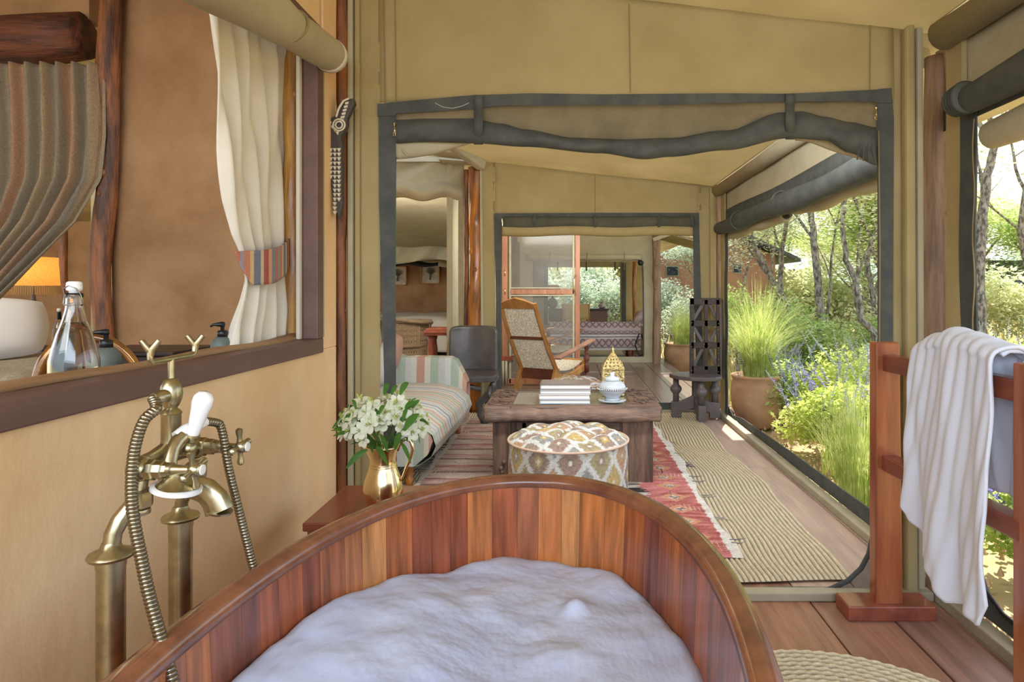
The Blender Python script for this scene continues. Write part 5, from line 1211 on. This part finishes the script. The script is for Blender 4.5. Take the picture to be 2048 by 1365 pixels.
pl = bpy.data.lights.new('lamp_bulb', 'POINT'); pl.energy = 8; pl.color = (1,.72,.38); pl.shadow_soft_size = .04; po = bpy.data.objects.new('lamp_bulb', pl); COL.objects.link(po); po.location = (-5.08,6.15,1.33)
sb = Vector((-4.72,6.0,.66)); b2 = thing('small_bottle', sb, 'small clear swing top bottle on the nightstand', 'bottle')
MB().lathe([(0,0),(.05,0),(.055,.01),(.055,.16),(.045,.2),(.02,.27),(.016,.33),(.018,.34),(.012,.34),(.012,.27)], sb, 24).build('glass_body', GLASS, b2, smooth=True)
MB().lathe([(.012,.34),(.018,.345),(.018,.37),(0,.375)], sb, 12).build('stopper', PORC, b2, smooth=True)
tb2 = thing('water_glass', (-4.6,5.98,.66), 'clear drinking glass beside the small bottle', 'glass'); MB().lathe([(0,0),(.035,0),(.042,.11),(.040,.11),(.033,.006),(0,.006)], (-4.58,5.98,.66), 20).build('tumbler', GLASS, tb2, smooth=True)

# ================================================================== FAR BEDROOM
LIN = mat('bed_linen', (222,216,200), rough=.95, scale=5, bump=.3)
bd2 = thing('bed', (-2.6,12.0,0), 'white blanketed bed in the far bedroom behind the wicker chair', 'bed')
MB().box((-5.0,11.4,0),(-2.15,13.2,.5)).build('bed_base', EBONY, bd2, bev=.02)
def bl2(u, v):
    s = v*1.0; Lx = -5.0; x = Lx+2.95*u; y = 11.28+2.0*v; z = .745+.008*sin(x*9)
    ex = max(0,(u-.93)/.07); z -= .12*ex**2; ey = max(0,(.08-v)/.08); z -= .08*ey**2
    return Vector((x, y, z))
MB().grid(50, 30, bl2).build('blanket', LIN, bd2, smooth=True)
MB().grid(60, 10, lambda u, v: Vector((-5.0+2.9*u, 11.29+.03*sin(u*50)*v-.03*v, .68-.55*v)), ).build('blanket_side', LIN, bd2, smooth=True, solid=.02)
MB().grid(20, 10, lambda u, v: Vector((-2.06+.03*sin(u*30)*v, 11.29+1.9*u, .65-.50*v))).build('blanket_end', LIN, bd2, smooth=True, solid=.02)
for (px0, px1, py0, py1, lab) in ((776,813,533,571,'framed tree print with golden frame, left of two on the bedroom wall'),(841,879,522,568,'framed tree print under the black roll, right of two on the bedroom wall')):
    Y = 13.355; t = thing('framed_picture', P((px0+px1)/2,(py0+py1)/2,Y), lab, 'picture', 'tree prints on the bedroom wall'); f_ = 1.6
    for a, b in (((px0,py0),(px1,py0+f_)),((px0,py1-f_),(px1,py1)),((px0,py0),(px0+f_,py1)),((px1-f_,py0),(px1,py1))):
        MB().prismY([(a[0],a[1]),(b[0],a[1]),(b[0],b[1]),(a[0],b[1])], Y, .04).build('frame', GOLD if False else TEAK, t)
    MB().prismY([(px0+1,py0+1),(px1-1,py0+1),(px1-1,py1-1),(px0+1,py1-1)], Y+.02, .01).build('print', mat('print_paper', (206,198,176), (176,168,150), rough=.9, scale=9), t)
    mx_ = (px0+px1)/2; tm = MB().tube([P(mx_,py1-8,Y+.01),P(mx_+1,py1-20,Y+.01)], [.02,.012], 6)
    for k in range(7): a = PI*(.15+.7*k/6); tm.tube([P(mx_+1,py1-18,Y+.01),P(mx_+1+11*cos(a),py1-20-13*sin(a),Y+.01)], [.01,.006], 5)
    tm.build('drawn_tree', mat('ink', (110,104,92), rough=.9), t)
# wicker chair
WK = mat('wicker', (176,146,108), (136,110,80), rough=.9, scale=40, bump=.6, bscale=90, stretch=(1,1,4))
wc = thing('wicker_chair', (-2.45,9.3,0), 'round backed woven wicker chair in front of the white bed', 'chair')
def wk(u, v):
    a = PI*(.02+.96*u)+PI*.0; r = .37+.04*v; zt = .45+.41*sin(PI*u)**.4*1.0; z = .28+(zt-.28)*v
    return Vector((-2.35+r*cos(a), 9.32-r*sin(a)*.8, z))
MB().grid(90, 40, lambda u, v: Vector((-2.36+.33*cos(PI*(1+u)), 9.3+.30*sin(PI*(1+u)), .02+.73*v)), skip=lambda i, j: i % 3 == 1 and j % 4 == 1).build('woven_back', WK, wc, smooth=True, solid=.01)
MB().tube([(-2.36+.37*cos(PI*(1+k/20)), 9.3+.33*sin(PI*(1+k/20)), .79+.05*cos(PI*k/20*1)) for k in range(21)], .028, 8).build('rim', WK, wc, smooth=True)
MB().lathe([(.33,.40),(.33,.44),(0,.45)], (-2.36,9.3,0), 24).build('seat', WK, wc, smooth=True)
MB().grid(30, 10, lambda u, v: Vector((-2.36+(.33+.04*v)*cos(PI*u), 9.3+.3*sin(PI*u), .42+.36*v))).build('woven_side', WK, wc, smooth=True, solid=.01)
for x, y in ((-2.6,9.1),(-2.12,9.1),(-2.6,9.5),(-2.12,9.5)): MB().tube([(x,y,0),(x,y,.7)], .016, 8).build('leg', WK, wc, smooth=True)
sm_ = thing('carved_side_table', (-1.62,8.2,0), 'dark red side table with stepped top beside the far bed', 'table')
for k, (r, z) in enumerate(((.17,.70),(.20,.67),(.185,.64))): MB().box((-1.62-r,8.2-r,z),(-1.62+r,8.2+r,z+.03)).build('top_tier', REDH, sm_, bev=.004)
for x in (-1.74,-1.50):
    for y in (8.1,8.3): MB().lathe([(.03,0),(.04,.1),(.026,.2),(.045,.45),(.03,.56),(.05,.64)], (x,y,0), 12).build('leg', REDH, sm_, smooth=True)

# ================================================================== FAR TENT FURNITURE
def chp(vt):
    x, y, z = vt; h = z; n = nf.noise(Vector((x*50, 3, z*60)))
    rows = [(.16,.20,(206,196,190)),(.20,.225,(140,136,140)),(.225,.36,'m'),(.36,.385,(206,196,190)),(.385,.40,(112,112,120)),(.40,.43,(212,202,196)),(.43,.45,(120,116,120)),(.45,.50,'m'),(.50,.55,(186,170,168)),(.55,.66,'m')]
    c = (196,166,156)
    for a, b, k in rows:
        if a <= h < b:
            if k == 'm':
                s = (x/.11) % 1; t = (h-a)/(b-a); d = abs(abs(s-.5)*2-abs(t-.5)*2); c = (120,112,120) if d < .28 else (198,160,152)
            else: c = k
    return tuple(max(0,min(255,q+14*n)) for q in c)
ch = thing('chaise_longue', (.4,11.6,0), 'patterned pink and grey chaise longue with scrolled arm in the far tent', 'sofa')
MB().grid(220, 60, lambda u, v: Vector((-.38+1.60*u, 11.3+.02*sin(u*9)-.03*sin(PI*v), .16+.49*v))).build('back_cover', PAINT, ch, smooth=True, paint=chp, solid=.03)
MB().box((-.38,11.33,.15),(1.2,12.0,.42)).build('seat', mat('chaise_seat', (198,176,168), rough=.9), ch, bev=.03)
MB().tube([(1.12,11.32,.60),(1.18,11.32,.70),(1.26,11.32,.755),(1.36,11.32,.74),(1.40,11.32,.67),(1.36,11.32,.62)], [.05,.07,.085,.085,.07,.05], 12).build('scroll_arm', mat('chaise_scroll', (196,166,156), (160,150,150), rough=.95, scale=22), ch, smooth=True)
MB().tube([(1.30,11.3,.72),(1.30,12.0,.72)], .12, 16).build('scroll_roll', bpy.data.materials['chaise_scroll'], ch, smooth=True)
for x, y in ((1.05,11.36),(-.3,11.36),(1.05,11.95),(-.3,11.95)): MB().lathe([(.03,0),(.045,.03),(.03,.06),(.055,.10),(.05,.16)], (x,y,0), 12).build('leg', TEAKD, ch, smooth=True)
lr = MB().box((-.9,11.0,.001),(1.0,14.2,.012)).build('pale_rug', mat('pale_rug', (206,200,184), (180,174,160), rough=.95, scale=14), None); tag(lr, 'pale patterned rug under the chaise longue', 'rug')
bt2 = thing('butler_stool', (1.28,11.2,0), 'small black folding table right of the chaise longue', 'table')
MB().lathe([(0,.42),(.16,.42),(.16,.44),(0,.44)], (1.36,11.1,0), 20, sy=.7).build('top', BLACKP, bt2, smooth=True, bev=.003)
MB().tube([P(1283,668,11.1),P(1288,690,11.1),P(1286,708,11.1),P(1272,720,11.1)], .012, 6).build('leg', BLACKP, bt2, smooth=True); MB().tube([P(1278,668,11.1),P(1270,690,11.3),P(1282,722,11.0)], .012, 6).build('leg', BLACKP, bt2, smooth=True)
dk = thing('writing_desk', (.3,14.4,0), 'dark wooden writing desk under the far window', 'desk')
D0 = P(1094,617,14.3); D1 = P(1218,617,14.3)
MB().box((D0.x,14.25,.76),(D1.x,14.85,.80)).build('top', EBONY, dk, bev=.006); MB().box((D0.x+.03,14.3,.46),(D0.x+.42,14.8,.76)).build('drawer_case', EBONY, dk, bev=.004); MB().box((D1.x-.5,14.3,.46),(D1.x-.03,14.8,.76)).build('drawer_case', mat('desk_brown', (124,84,70), rough=.5), dk, bev=.004)
for x in (D0.x+.05, D1.x-.06): 
    for y in (14.3,14.78): MB().tube([(x,y,0),(x,y,.46)], .022, 8).build('leg', EBONY, dk)
dch = thing('desk_chair', (.15,13.9,0), 'yellow canvas backed director chair at the desk', 'chair')
MB().grid(8, 4, lambda u, v: P(1125+54*u, 608+32*v, 13.8)+Vector((0,-.04*sin(PI*u),0))).build('canvas_back', mat('yellow_canvas', (206,176,112), rough=.9), dch, smooth=True, solid=.01)
for px in (1126,1178): MB().tube([P(px,608,13.8),P(px,694,13.8)], .018, 8).build('post', TEAK, dch)
MB().bar(P(1126,644,13.8),P(1178,644,13.8), .03,.05).build('rail', TEAK, dch); MB().box((.0-.16,13.8,.42),(.40,14.2,.45)).build('seat', bpy.data.materials['yellow_canvas'], dch)
dl = thing('desk_lamp', P(1105,617,14.5), 'desk lamp with orange shade on the dark desk', 'lamp')
q = P(1105,617,14.5); MB().lathe([(.05,0),(.11,.06),(.12,.13),(.08,.2),(.02,.24),(.015,.33)], q, 20).build('base', DARKW, dl, smooth=True)
MB().lathe([(.26,.28),(.13,.52),(.125,.52)], q, 24).build('shade', mat('orange_shade', (196,130,86), rough=.9, transl=.3), dl, smooth=True)
dj = thing('patterned_jar', P(1204,617,14.5), 'small white patterned ginger jar on the desk', 'jar'); q = P(1204,617,14.5)
MB().lathe([(.05,0),(.085,.03),(.09,.07),(.06,.11),(.05,.12)], q, 20).build('body', mat('jar_pattern', (216,212,206), (150,110,100), rough=.3, scale=30), dj, smooth=True); MB().lathe([(.055,.12),(.04,.15),(.012,.16),(.014,.18),(0,.185)], q, 16).build('lid', bpy.data.materials['jar_pattern'], dj, smooth=True)
# ================================================================== GARDEN
GZ = -.22
def pot(c, r, h, label, nb, bh, seed, spread=.7):
    c = Vector(c); t = thing('grass_pot', c, label, 'planter', 'terracotta pots of grass beside the veranda')
    MB().lathe([(r*.62,0),(r*.70,.02),(r*.93,h*.35),(r*1.0,h*.6),(r*.97,h*.82),(r*.90,h*.92),(r*.97,h*.95),(r*.99,h),(r*.88,h),(r*.84,h*.9)], c, 44).build('pot', TERRA, t, smooth=True)
    MB().lathe([(0,h*.9),(r*.86,h*.9)], c, 24).build('soil', SOIL, t)
    grassclump(c+Vector((0,0,h*.9)), nb, bh, seed, r*.5, spread).build('grass', GRASSM, t)['kind'] = 'stuff'
    return t
def grassclump(c, n, hh, seed, r0=.1, spread=.6, wd=.003):
    rg_ = random.Random(seed); mb = MB(); c = Vector(c)
    for k in range(n):
        a = rg_.uniform(0, 2*PI); rr = r0*rg_.random()**.5; b = c+Vector((rr*cos(a), rr*sin(a), 0)); L_ = hh*rg_.uniform(.55, 1.1); le = rg_.uniform(.05, 1)**1.5*spread; a2 = a+rg_.uniform(-1.1, 1.1)
        d = Vector((cos(a2), sin(a2), 0)); s = Vector((-d.y, d.x, 0)); w_ = wd*rg_.uniform(.6, 1.3); vs = []
        for i in range(6):
            t = i/5; q = b+d*(le*L_*t*t)+Vector((0,0,L_*(t-.45*le*t*t*t))); ww = w_*(1-t*.9); vs += [q-s*ww, q+s*ww]
        mb.add(vs, [(2*i, 2*i+1, 2*i+3, 2*i+2) for i in range(5)])
    return mb
pot((1.95,6.80,GZ), .27, .54, 'terracotta pot with tall grass just outside the right window', 1100, 1.05, 1, 1.15)
pot((1.96,11.3,GZ), .34, .50, 'terracotta pot with grass behind the lattice chair', 600, .80, 2, .6)
def tuft(c, n, hh, seed, lab):
    t = grassclump(c, n, hh, seed, .16, .7).build('grass_clump', GRASSM, None); return tag(t, lab, 'grass', None, 'stuff')
tuft((1.95,4.35,GZ), 520, 1.0, 3, 'tall green grass clump beside the towel rail outside')
tuft((2.1,5.0,GZ), 260, .6, 5, 'short green grass clump left of the tall clump')

def leafquads(mb, c, rad, n, size, rg_, flat=1.0, shell=.0):
    for k in range(n):
        while True:
            p = Vector((rg_.uniform(-1,1), rg_.uniform(-1,1), rg_.uniform(-1,1)))
            if shell < p.length < 1: break
        q = Vector(c)+Vector((p.x*rad[0], p.y*rad[1], p.z*rad[2])); a = rg_.uniform(0, 2*PI); el = rg_.uniform(-.9,.9)*flat; d = Vector((cos(a)*cos(el), sin(a)*cos(el), sin(el))); 
        s = d.cross(Vector((rg_.uniform(-1,1), rg_.uniform(-1,1), 1.4))).normalized(); L_ = size*rg_.uniform(.6,1.3); w_ = L_*.28
        mb.add([q, q+d*L_*.5+s*w_, q+d*L_, q+d*L_*.5-s*w_], [(0,1,2,3)])
    return mb
def bush(name, c, r, h, n, size, m, lab, seed, grp=None, cat='shrub', spikes=0, sm=PURP):
    rg_ = random.Random(seed); t = thing(name, c, lab, cat, grp); mb = MB(); c = Vector(c); st_ = MB()
    for k in range(9):
        a = rg_.uniform(0, 2*PI); rr = rg_.uniform(.1,.7); q = c+Vector((cos(a)*r*rr, sin(a)*r*rr, h*rg_.uniform(.35,.75))); st_.tube([c+Vector((cos(a)*r*.15,sin(a)*r*.15,0)), (c+q)/2+Vector((0,0,h*.1)), q], [.012,.008,.004], 5)
        leafquads(mb, q, (r*.5, r*.5, h*.30), n//9, size, rg_)
    st_.build('stems', BARK, t)['kind'] = 'stuff'
    mb.build('foliage', m, t)['kind'] = 'stuff'
    if spikes:
        sp = MB(); ss = MB()
        for k in range(spikes):
            a = rg_.uniform(0, 2*PI); rr = r*rg_.uniform(.2,1.15); b = c+Vector((cos(a)*rr, sin(a)*rr, h*rg_.uniform(.55,.95))); d = Vector((cos(a)*.45+rg_.uniform(-.4,.4), sin(a)*.45+rg_.uniform(-.4,.4), 1)).normalized(); L_ = rg_.uniform(.16,.34)
            ss.tube([b-d*.15, b+d*L_], .0035, 4)
            for i in range(11):
                f = i/10; q = b+d*L_*f
                for j in range(3):
                    aa = rg_.uniform(0,6.28); e = Vector((cos(aa),sin(aa),.5))*.026*(1.25-f); s2 = Vector((-sin(aa),cos(aa),.3))*.012
                    sp.add([q, q+e*.6+s2, q+e, q+e*.6-s2], [(0,1,2,3)])
        sp.build('flower_spikes', sm, t)['kind'] = 'stuff'; ss.build('flower_stems', LEAFS, t)['kind'] = 'stuff'
    return t
SV = [((2.35,5.7),.50,.62,LEAFL,PURP,'leafy salvia bush with violet spikes beside the terracotta pot'),((3.0,6.6),.62,.80,LEAFL,PURPG,'salvia bush with pale lilac spikes behind the violet one'),((2.75,5.0),.50,.62,LEAFL,PURP,'lime green salvia bush left of the towel rail'),
      ((2.2,6.9),.40,.66,LEAF,PURP,'salvia bush right behind the terracotta pot'),((3.7,7.2),.60,.85,LEAF,PURPG,'lilac flowering bush in the middle of the garden bed'),((3.3,5.6),.55,.78,LEAFL,PURPG,'bright green bush with faded flower spikes near the towel rail'),
      ((2.30,3.1),.34,.60,LEAF,PURP,'salvia plant outside behind the hanging towel'),((2.15,2.3),.30,.42,LEAFL,PURP,'low leafy plant at the bottom right corner outside'),((3.2,3.6),.45,.75,LEAF,PURPG,'bush seen to the right of the towel'),((4.3,6.2),.6,.95,LEAFL,PURPG,'tall lime bush at the right edge of the garden bed'),((3.0,4.3),.42,.60,LEAFL,PURP,'violet flowered bush behind the tall grass clump'),
      ((2.5,8.2),.5,.8,LEAFD,PURPG,'dark green bush behind the potted grass')]
for k, ((x, y), r, h_, m, sm2, lab) in enumerate(SV):
    bush('salvia_bush', (x,y,GZ), r, h_, 5200 if y > 2.5 else 2000, .055, m, lab, 40+k, 'salvia bushes in the garden bed', spikes=34 if y > 3 else 14, sm=sm2)
# darker leafy shrubs and background scrub
SH = [((3.6,9.5),.9,1.25,LEAFD,'dark green shrub under the forked tree trunks'),((2.7,10.0),.8,1.5,LEAF,'leafy shrub left of the forked trunks'),((5.2,10.5),1.0,1.1,LEAFD,'dark round shrub right of the straight trunk'),((2.55,13.5),.9,1.5,LEAFS,'pale shrub beside the far terracotta pot'),
      ((6.5,8.0),.9,1.2,LEAF,'green shrub at the right window edge'),((4.0,12.5),1.1,1.3,LEAFA,'pale scrub behind the shrubs'),((6.2,12),1.2,1.4,LEAFA,'pale scrub right of the curved trunk'),((6.4,6.2),.8,1.3,LEAFL,'leafy plant outside above the towel')]
for k, ((x, y), r, h_, m, lab) in enumerate(SH): bush('garden_shrub', (x,y,GZ), r, h_, 3600, .07, m, lab, 80+k, 'shrubs behind the flower bed')
# pale silver bushes beyond the far tent
sbush = bush('silver_bush', (0.2,18.5,GZ), 1.1, 1.9, 4200, .10, LEAFS, 'silvery bush outside the far tent window', 120, 'silver bushes beyond the far tent')
for k, (x, y, s) in enumerate(((-.9,19,1.0),(1.2,18.2,.9),(.5,20.5,1.3),(1.9,19.5,1.1),(-1.6,21,1.5),(2.6,17.5,.9))):
    o = copy_tree(sbush); o.location = (x,y,GZ); o.scale = (s,s,s); o.rotation_euler = (0,0,k*1.3)
    o['label'] = ['silvery bush left of the far window','silvery bush right of the desk','tall silvery bush in the middle of the far window','silvery bush at the right of the far window','big silvery bush far left','small silvery bush beside the far post'][k]
# dry grass field
mb = MB(); rg_ = random.Random(77)
for k in range(16000):
    y = 8+60*rg_.random()**1.6; x = 1.9+(y*1.1)*rg_.random(); hgt = rg_.uniform(.15,.55); a = rg_.uniform(0,6.28); w_ = .012+y*.0006; dx, dy = cos(a)*w_, sin(a)*w_
    mb.add([(x-dx,y-dy,GZ-.02),(x+dx,y+dy,GZ-.02),(x+rg_.uniform(-.12,.12),y+rg_.uniform(-.12,.12),GZ+hgt)], [(0,1,2)])
o = mb.build('meadow_grass', GRASSD, None); tag(o, 'dry golden grass covering the ground between the trees', 'grass', None, 'stuff')
mb = MB()
for k in range(2600):
    y = rg_.uniform(-.5, 7.5); x = rg_.uniform(1.6, 3.0+y*.3); r = rg_.uniform(.008,.028); mb.add([(x-r,y,GZ+.0),(x,y-r,GZ+.0),(x+r,y,GZ),(x,y+r,GZ),(x,y,GZ+r*.8+.03)], [(0,1,4),(1,2,4),(2,3,4),(3,0,4)])
o = mb.build('bark_chips', mat('bark_chip', (206,172,130), (168,128,92), rough=.95, scale=8), None); tag(o, 'loose bark chips and pebbles on the garden bed', 'mulch', None, 'stuff')

# ---- trees
def limb(mb, p, d, L_, r, depth, rg_, tips, bend=.35, up=.1):
    pts = [p.copy()]; rs = [r]; n = 5; q = p.copy(); dd = d.copy()
    for i in range(n):
        dd = (dd+Vector((rg_.uniform(-bend,bend), rg_.uniform(-bend,bend), rg_.uniform(-bend*.4,bend*.5)+up*.3))*.5).normalized(); q = q+dd*L_/n; pts.append(q.copy()); rs.append(r*(1-.45*(i+1)/n))
        if depth > 0 and i >= 2:
            a = rg_.uniform(0,2*PI); sd = Vector((cos(a), sin(a), rg_.uniform(.0,.5))).normalized(); nd = (dd*.45+sd).normalized(); limb(mb, q, nd, L_*rg_.uniform(.5,.75), rs[-1]*.6, depth-1, rg_, tips, bend)
    mb.tube(pts, rs, 8 if depth >= 2 else 5, caps=False); tips.append(pts[-1]); tips.append(pts[-3])
    if depth > 0: limb(mb, q, dd, L_*.65, rs[-1]*.8, depth-1, rg_, tips, bend)
def treeproto(path, r, seed, lab, m=LEAFA, leaves=9000, size=.05, crown=(.55,.55,.13), depth=3, L_=1.6, cat='tree', grp=None, nm='acacia_tree', splits=3):
    rg_ = random.Random(seed); base = Vector(path[0]); t = thing(nm, base, lab, cat, grp); mb = MB(); pts = [Vector(p) for p in path]; tips = []
    sm = []; 
    for i in range(len(pts)-1):
        for k in range(4): sm.append(pts[i].lerp(pts[i+1], k/4)+Vector((rg_.uniform(-.012,.012), rg_.uniform(-.012,.012), 0)))
    sm.append(pts[-1]); n = len(sm)
    mb.tube(sm, [r*(1-.5*i/n) for i in range(n)], 10, caps=False)
    tip = pts[-1]; d0 = (pts[-1]-pts[-2]).normalized()
    for k in range(splits):
        a = 2*PI*k/splits+rg_.uniform(-.4,.4); d = (d0*.8+Vector((cos(a)*.8, sin(a)*.8, .25))).normalized(); limb(mb, tip, d, L_, r*.45, depth-1, rg_, tips)
    limb(mb, pts[len(pts)//2], (d0*.5+Vector((rg_.uniform(-1,1), rg_.uniform(-.6,.6), .3))).normalized(), L_*.8, r*.35, max(0,depth-2), rg_, tips)
    mb.build('trunk', BARK, t, smooth=True); lf = MB(); per = max(6, leaves//max(1,len(tips)))
    for q in tips: leafquads(lf, q+Vector((0,0,.03)), crown, per, size, rg_, flat=.4)
    lf.build('foliage', m, t)['kind'] = 'stuff'
    return t
def pp(lst, Y):                                           # a trunk followed up the photo, at depth Y
    return [P(a, b, Y) for a, b in lst]
def gnd(px, Y): return VY+(H-GZ)*F/Y
TG = 'acacia trees beyond the garden bed'
TR = [([(1650,0),(1643,640),(1636,560),(1628,480),(1622,430),(1616,380)], 11.5, .085, 'straight grey acacia trunk in the middle of the window'),
      ([(1592,0),(1586,660),(1574,610),(1545,560),(1515,505),(1500,470)], 13, .085, 'acacia leaning to the left with a forked crown'),
      ([(1575,0),(1566,640),(1560,560),(1564,500),(1572,450),(1580,420)], 14, .075, 'grey acacia trunk crossing the leaning one'),
      ([(1762,0),(1748,664),(1722,640),(1712,560),(1692,520),(1686,455),(1690,400)], 10, .06, 'slender acacia with curved trunk beside the right window frame'),
      ([(1775,0),(1764,690),(1752,620),(1740,560),(1734,520),(1745,480)], 12, .07, 'dark short acacia behind the curved one'),
      ([(1668,0),(1655,640),(1660,560),(1665,500),(1672,450)], 13, .035, 'thin acacia stem right of the straight trunk'),
      ([(1716,0),(1716,700),(1712,600),(1716,500),(1724,420)], 14, .045, 'thin pale acacia trunk between the straight and the curved ones'),
      ([(1478,0),(1480,640),(1490,560),(1500,510)], 16, .05, 'small acacia in front of the orange house'),
      ([(1955,0),(1960,640),(1958,520),(1966,430),(1975,350),(1990,290)], 10, .10, 'large acacia outside the towel window with leaning trunk'),
      ([(2080,0),(2060,560),(2040,460),(2050,380)], 13, .08, 'acacia at the right edge of the photo'),
      ([(1398,0),(1400,640),(1395,590),(1390,560)], 18.5, .04, 'small acacia behind the lattice chair'),
      ([(1540,0),(1540,600),(1545,520),(1552,470)], 18, .05, 'distant acacia behind the leaning one')]
for k, (pl_, Y, r, lab) in enumerate(TR):
    path = pp([(pl_[0][0], gnd(0, Y)+3)]+pl_[1:], Y)
    treeproto(path, r, 200+k, lab, leaves=[11000,10000,9000,11000,8000,6000,8000,6500,4500,3500,5000,7000][k], size=.075, L_=1.25 if k not in (7,10) else .7, grp=TG, m=LEAFA if k not in (7,10) else LEAFS, depth=3, crown=(.62,.62,.2))
# backdrop trees, copies of three kinds
protos_b = [treeproto([(0,0,GZ),(.1,0,1.2),(-.1,.1,2.4)], .14, 301, 'acacia in the far belt of trees', leaves=9000, size=.15, crown=(1.0,1.0,.35), L_=2.0, grp='far belt of trees', nm='background_tree'),
            treeproto([(0,0,GZ),(-.2,0,1.0),(.1,.1,2.0)], .12, 302, 'acacia in the far belt of trees', leaves=8000, size=.15, crown=(1.1,1.1,.5), L_=1.6, grp='far belt of trees', nm='background_tree', m=LEAF)]
rgb = random.Random(55); pos = []
for k in range(44):
    if k >= 34: y = rgb.uniform(15, 20); x = y*(.26+.60*(k-34+.5)/10)
    elif k < 9: y = rgb.uniform(20, 27); x = y*(.22+.62*(k+.5)/9)
    elif k < 26: y = rgb.uniform(30, 44); x = y*(-.10+1.0*(k-9+.5)/17)
    else: y = rgb.uniform(46, 60); x = y*(.05+.8*(k-26+.5)/8)
    pos.append((x+rgb.uniform(-.6,.6), y))
pos = [q for q in pos if not (abs(q[0]-4.3) < 3.6 and 16 < q[1] < 29) and not (abs(q[0]-10.5) < 5 and 25 < q[1] < 34)]
pos = [q for q in pos if not (q[0]/q[1] > .57 and q[1] < 29)]
ORD = 'first second third fourth fifth sixth seventh eighth ninth tenth eleventh twelfth thirteenth fourteenth fifteenth sixteenth seventeenth eighteenth nineteenth'.split()
def roww(y): return 0 if y < 20 else 1 if y < 29 else 2 if y < 45 else 3
RN = ['row just behind the garden bed','second row behind the garden','third row far behind the houses','last row before the hills']
for k, (x, y) in enumerate(pos):
    src = protos_b[k % 2]; o = src if k < 2 else copy_tree(src); s = rgb.uniform(.8,1.15)*(1 if y < 28 else 1.15); o.location = (x, y, GZ); o.scale = (s,s,s*rgb.uniform(.8,1.05)); o.rotation_euler = (0,0,rgb.uniform(0,6.28)); o['wl'] = (x,y,GZ)
    rw = roww(y); xs_ = sorted(q[0]/q[1] for q in pos if roww(q[1]) == rw); o['label'] = 'acacia, %s from the left in the %s' % (ORD[xs_.index(x/y)], RN[rw])
scr = bush('background_scrub', (4,24,GZ), 1.8, 1.6, 5000, .14, LEAFA, 'pale scrub under the far trees', 400, 'far scrub')
for k in range(30):
    y = rgb.uniform(17, 50); x = y*rgb.uniform(.12, .95)
    if abs(x-4.3) < 3.0 and 17 < y < 27: continue
    o = copy_tree(scr); s = rgb.uniform(.7,1.5); o.location = (x,y,GZ); o.scale = (s,s,s); o.rotation_euler = (0,0,rgb.uniform(0,6))
for k in range(7):
    o = copy_tree(scr); o.location = (-6+k*2.0, 25+(k % 3)*1.5, GZ); o.scale = (1.5,1.5,1.9); o.rotation_euler = (0,0,k)
hl = MB().grid(80, 12, lambda u, v: Vector((-160+420*u, 190+60*v, -2+16*sin(PI*min(1,v*1.0)*.5)*(1+.35*sin(u*9)+.2*sin(u*23))))).build('hills', HILL, None, smooth=True); hl['kind'] = 'structure'

# ---- houses beyond the trees
h1 = thing('orange_house', (4.3,21,GZ), 'orange plastered house with grey roof behind the far porch', 'house')
def gab(x0, x1, y0, y1, ze, zr):
    xm = (x0+x1)/2; return MB().add([(x0,y0,GZ),(x1,y0,GZ),(x1,y0,ze),(xm,y0,zr),(x0,y0,ze),(x0,y1,GZ),(x1,y1,GZ),(x1,y1,ze),(xm,y1,zr),(x0,y1,ze)], [(0,1,2,3,4),(9,8,7,6,5),(0,4,9,5),(1,6,7,2),(4,3,8,9),(3,2,7,8)])
gab(2.2,6.3,20,25,2.25,3.25).build('walls', ORANGEW, h1)
for s in (-1,1):
    xm = 4.25; a = Vector((xm,19.3,3.35)); b = Vector((xm+s*2.6,19.3,2.15)); MB().prism([a,b,b+Vector((0,0,-.10)),a+Vector((0,0,-.10))], (0,6.4,0)).build('roof', ROOFG, h1)
def hwin(par, px0, px1, py0, py1, Y):
    o = MB().prismY([(px0-2,py0-2),(px1+2,py0-2),(px1+2,py1+2),(px0-2,py1+2)], Y-.03, .06).build('window', SILLG, par); MB().prismY([(px0,py0),(px1,py0),(px1,py1),(px0,py1)], Y-.05, .03).build('pane', DARKG, o)
hwin(h1, 1334,1356,534,551,20); hwin(h1, 1468,1482,532,545,20)
h2 = thing('long_roof_house', (22,32,GZ), 'low brown house with corrugated grey roof at the right edge', 'house')
a = P(1955,560,32); MB().box((a.x,32,GZ),(a.x+9,37,1.55)).build('walls', ORANGEW, h2)
for k in range(40): MB().prism([(a.x-.5+k*.25,31.4,1.55),(a.x-.30+k*.25,31.4,1.55),(a.x-.30+k*.25,34,2.7),(a.x-.5+k*.25,34,2.7)], (0,0,.07)).build('roof_sheet', ROOFG, h2)
h3 = thing('grey_roof_house', (9,28,GZ), 'grey roofed house half hidden behind the forked acacia', 'house')
MB().box((7.0,28,GZ),(9.6,32,2.0)).build('walls', ORANGEW, h3)
MB().prism([(6.5,27.4,2.0),(10.0,27.4,2.0),(10.0,30,2.9),(6.5,30,2.9)], (0,0,.1)).build('roof', ROOFG, h3)
hwin(h3, 1590,1608,566,578,28)
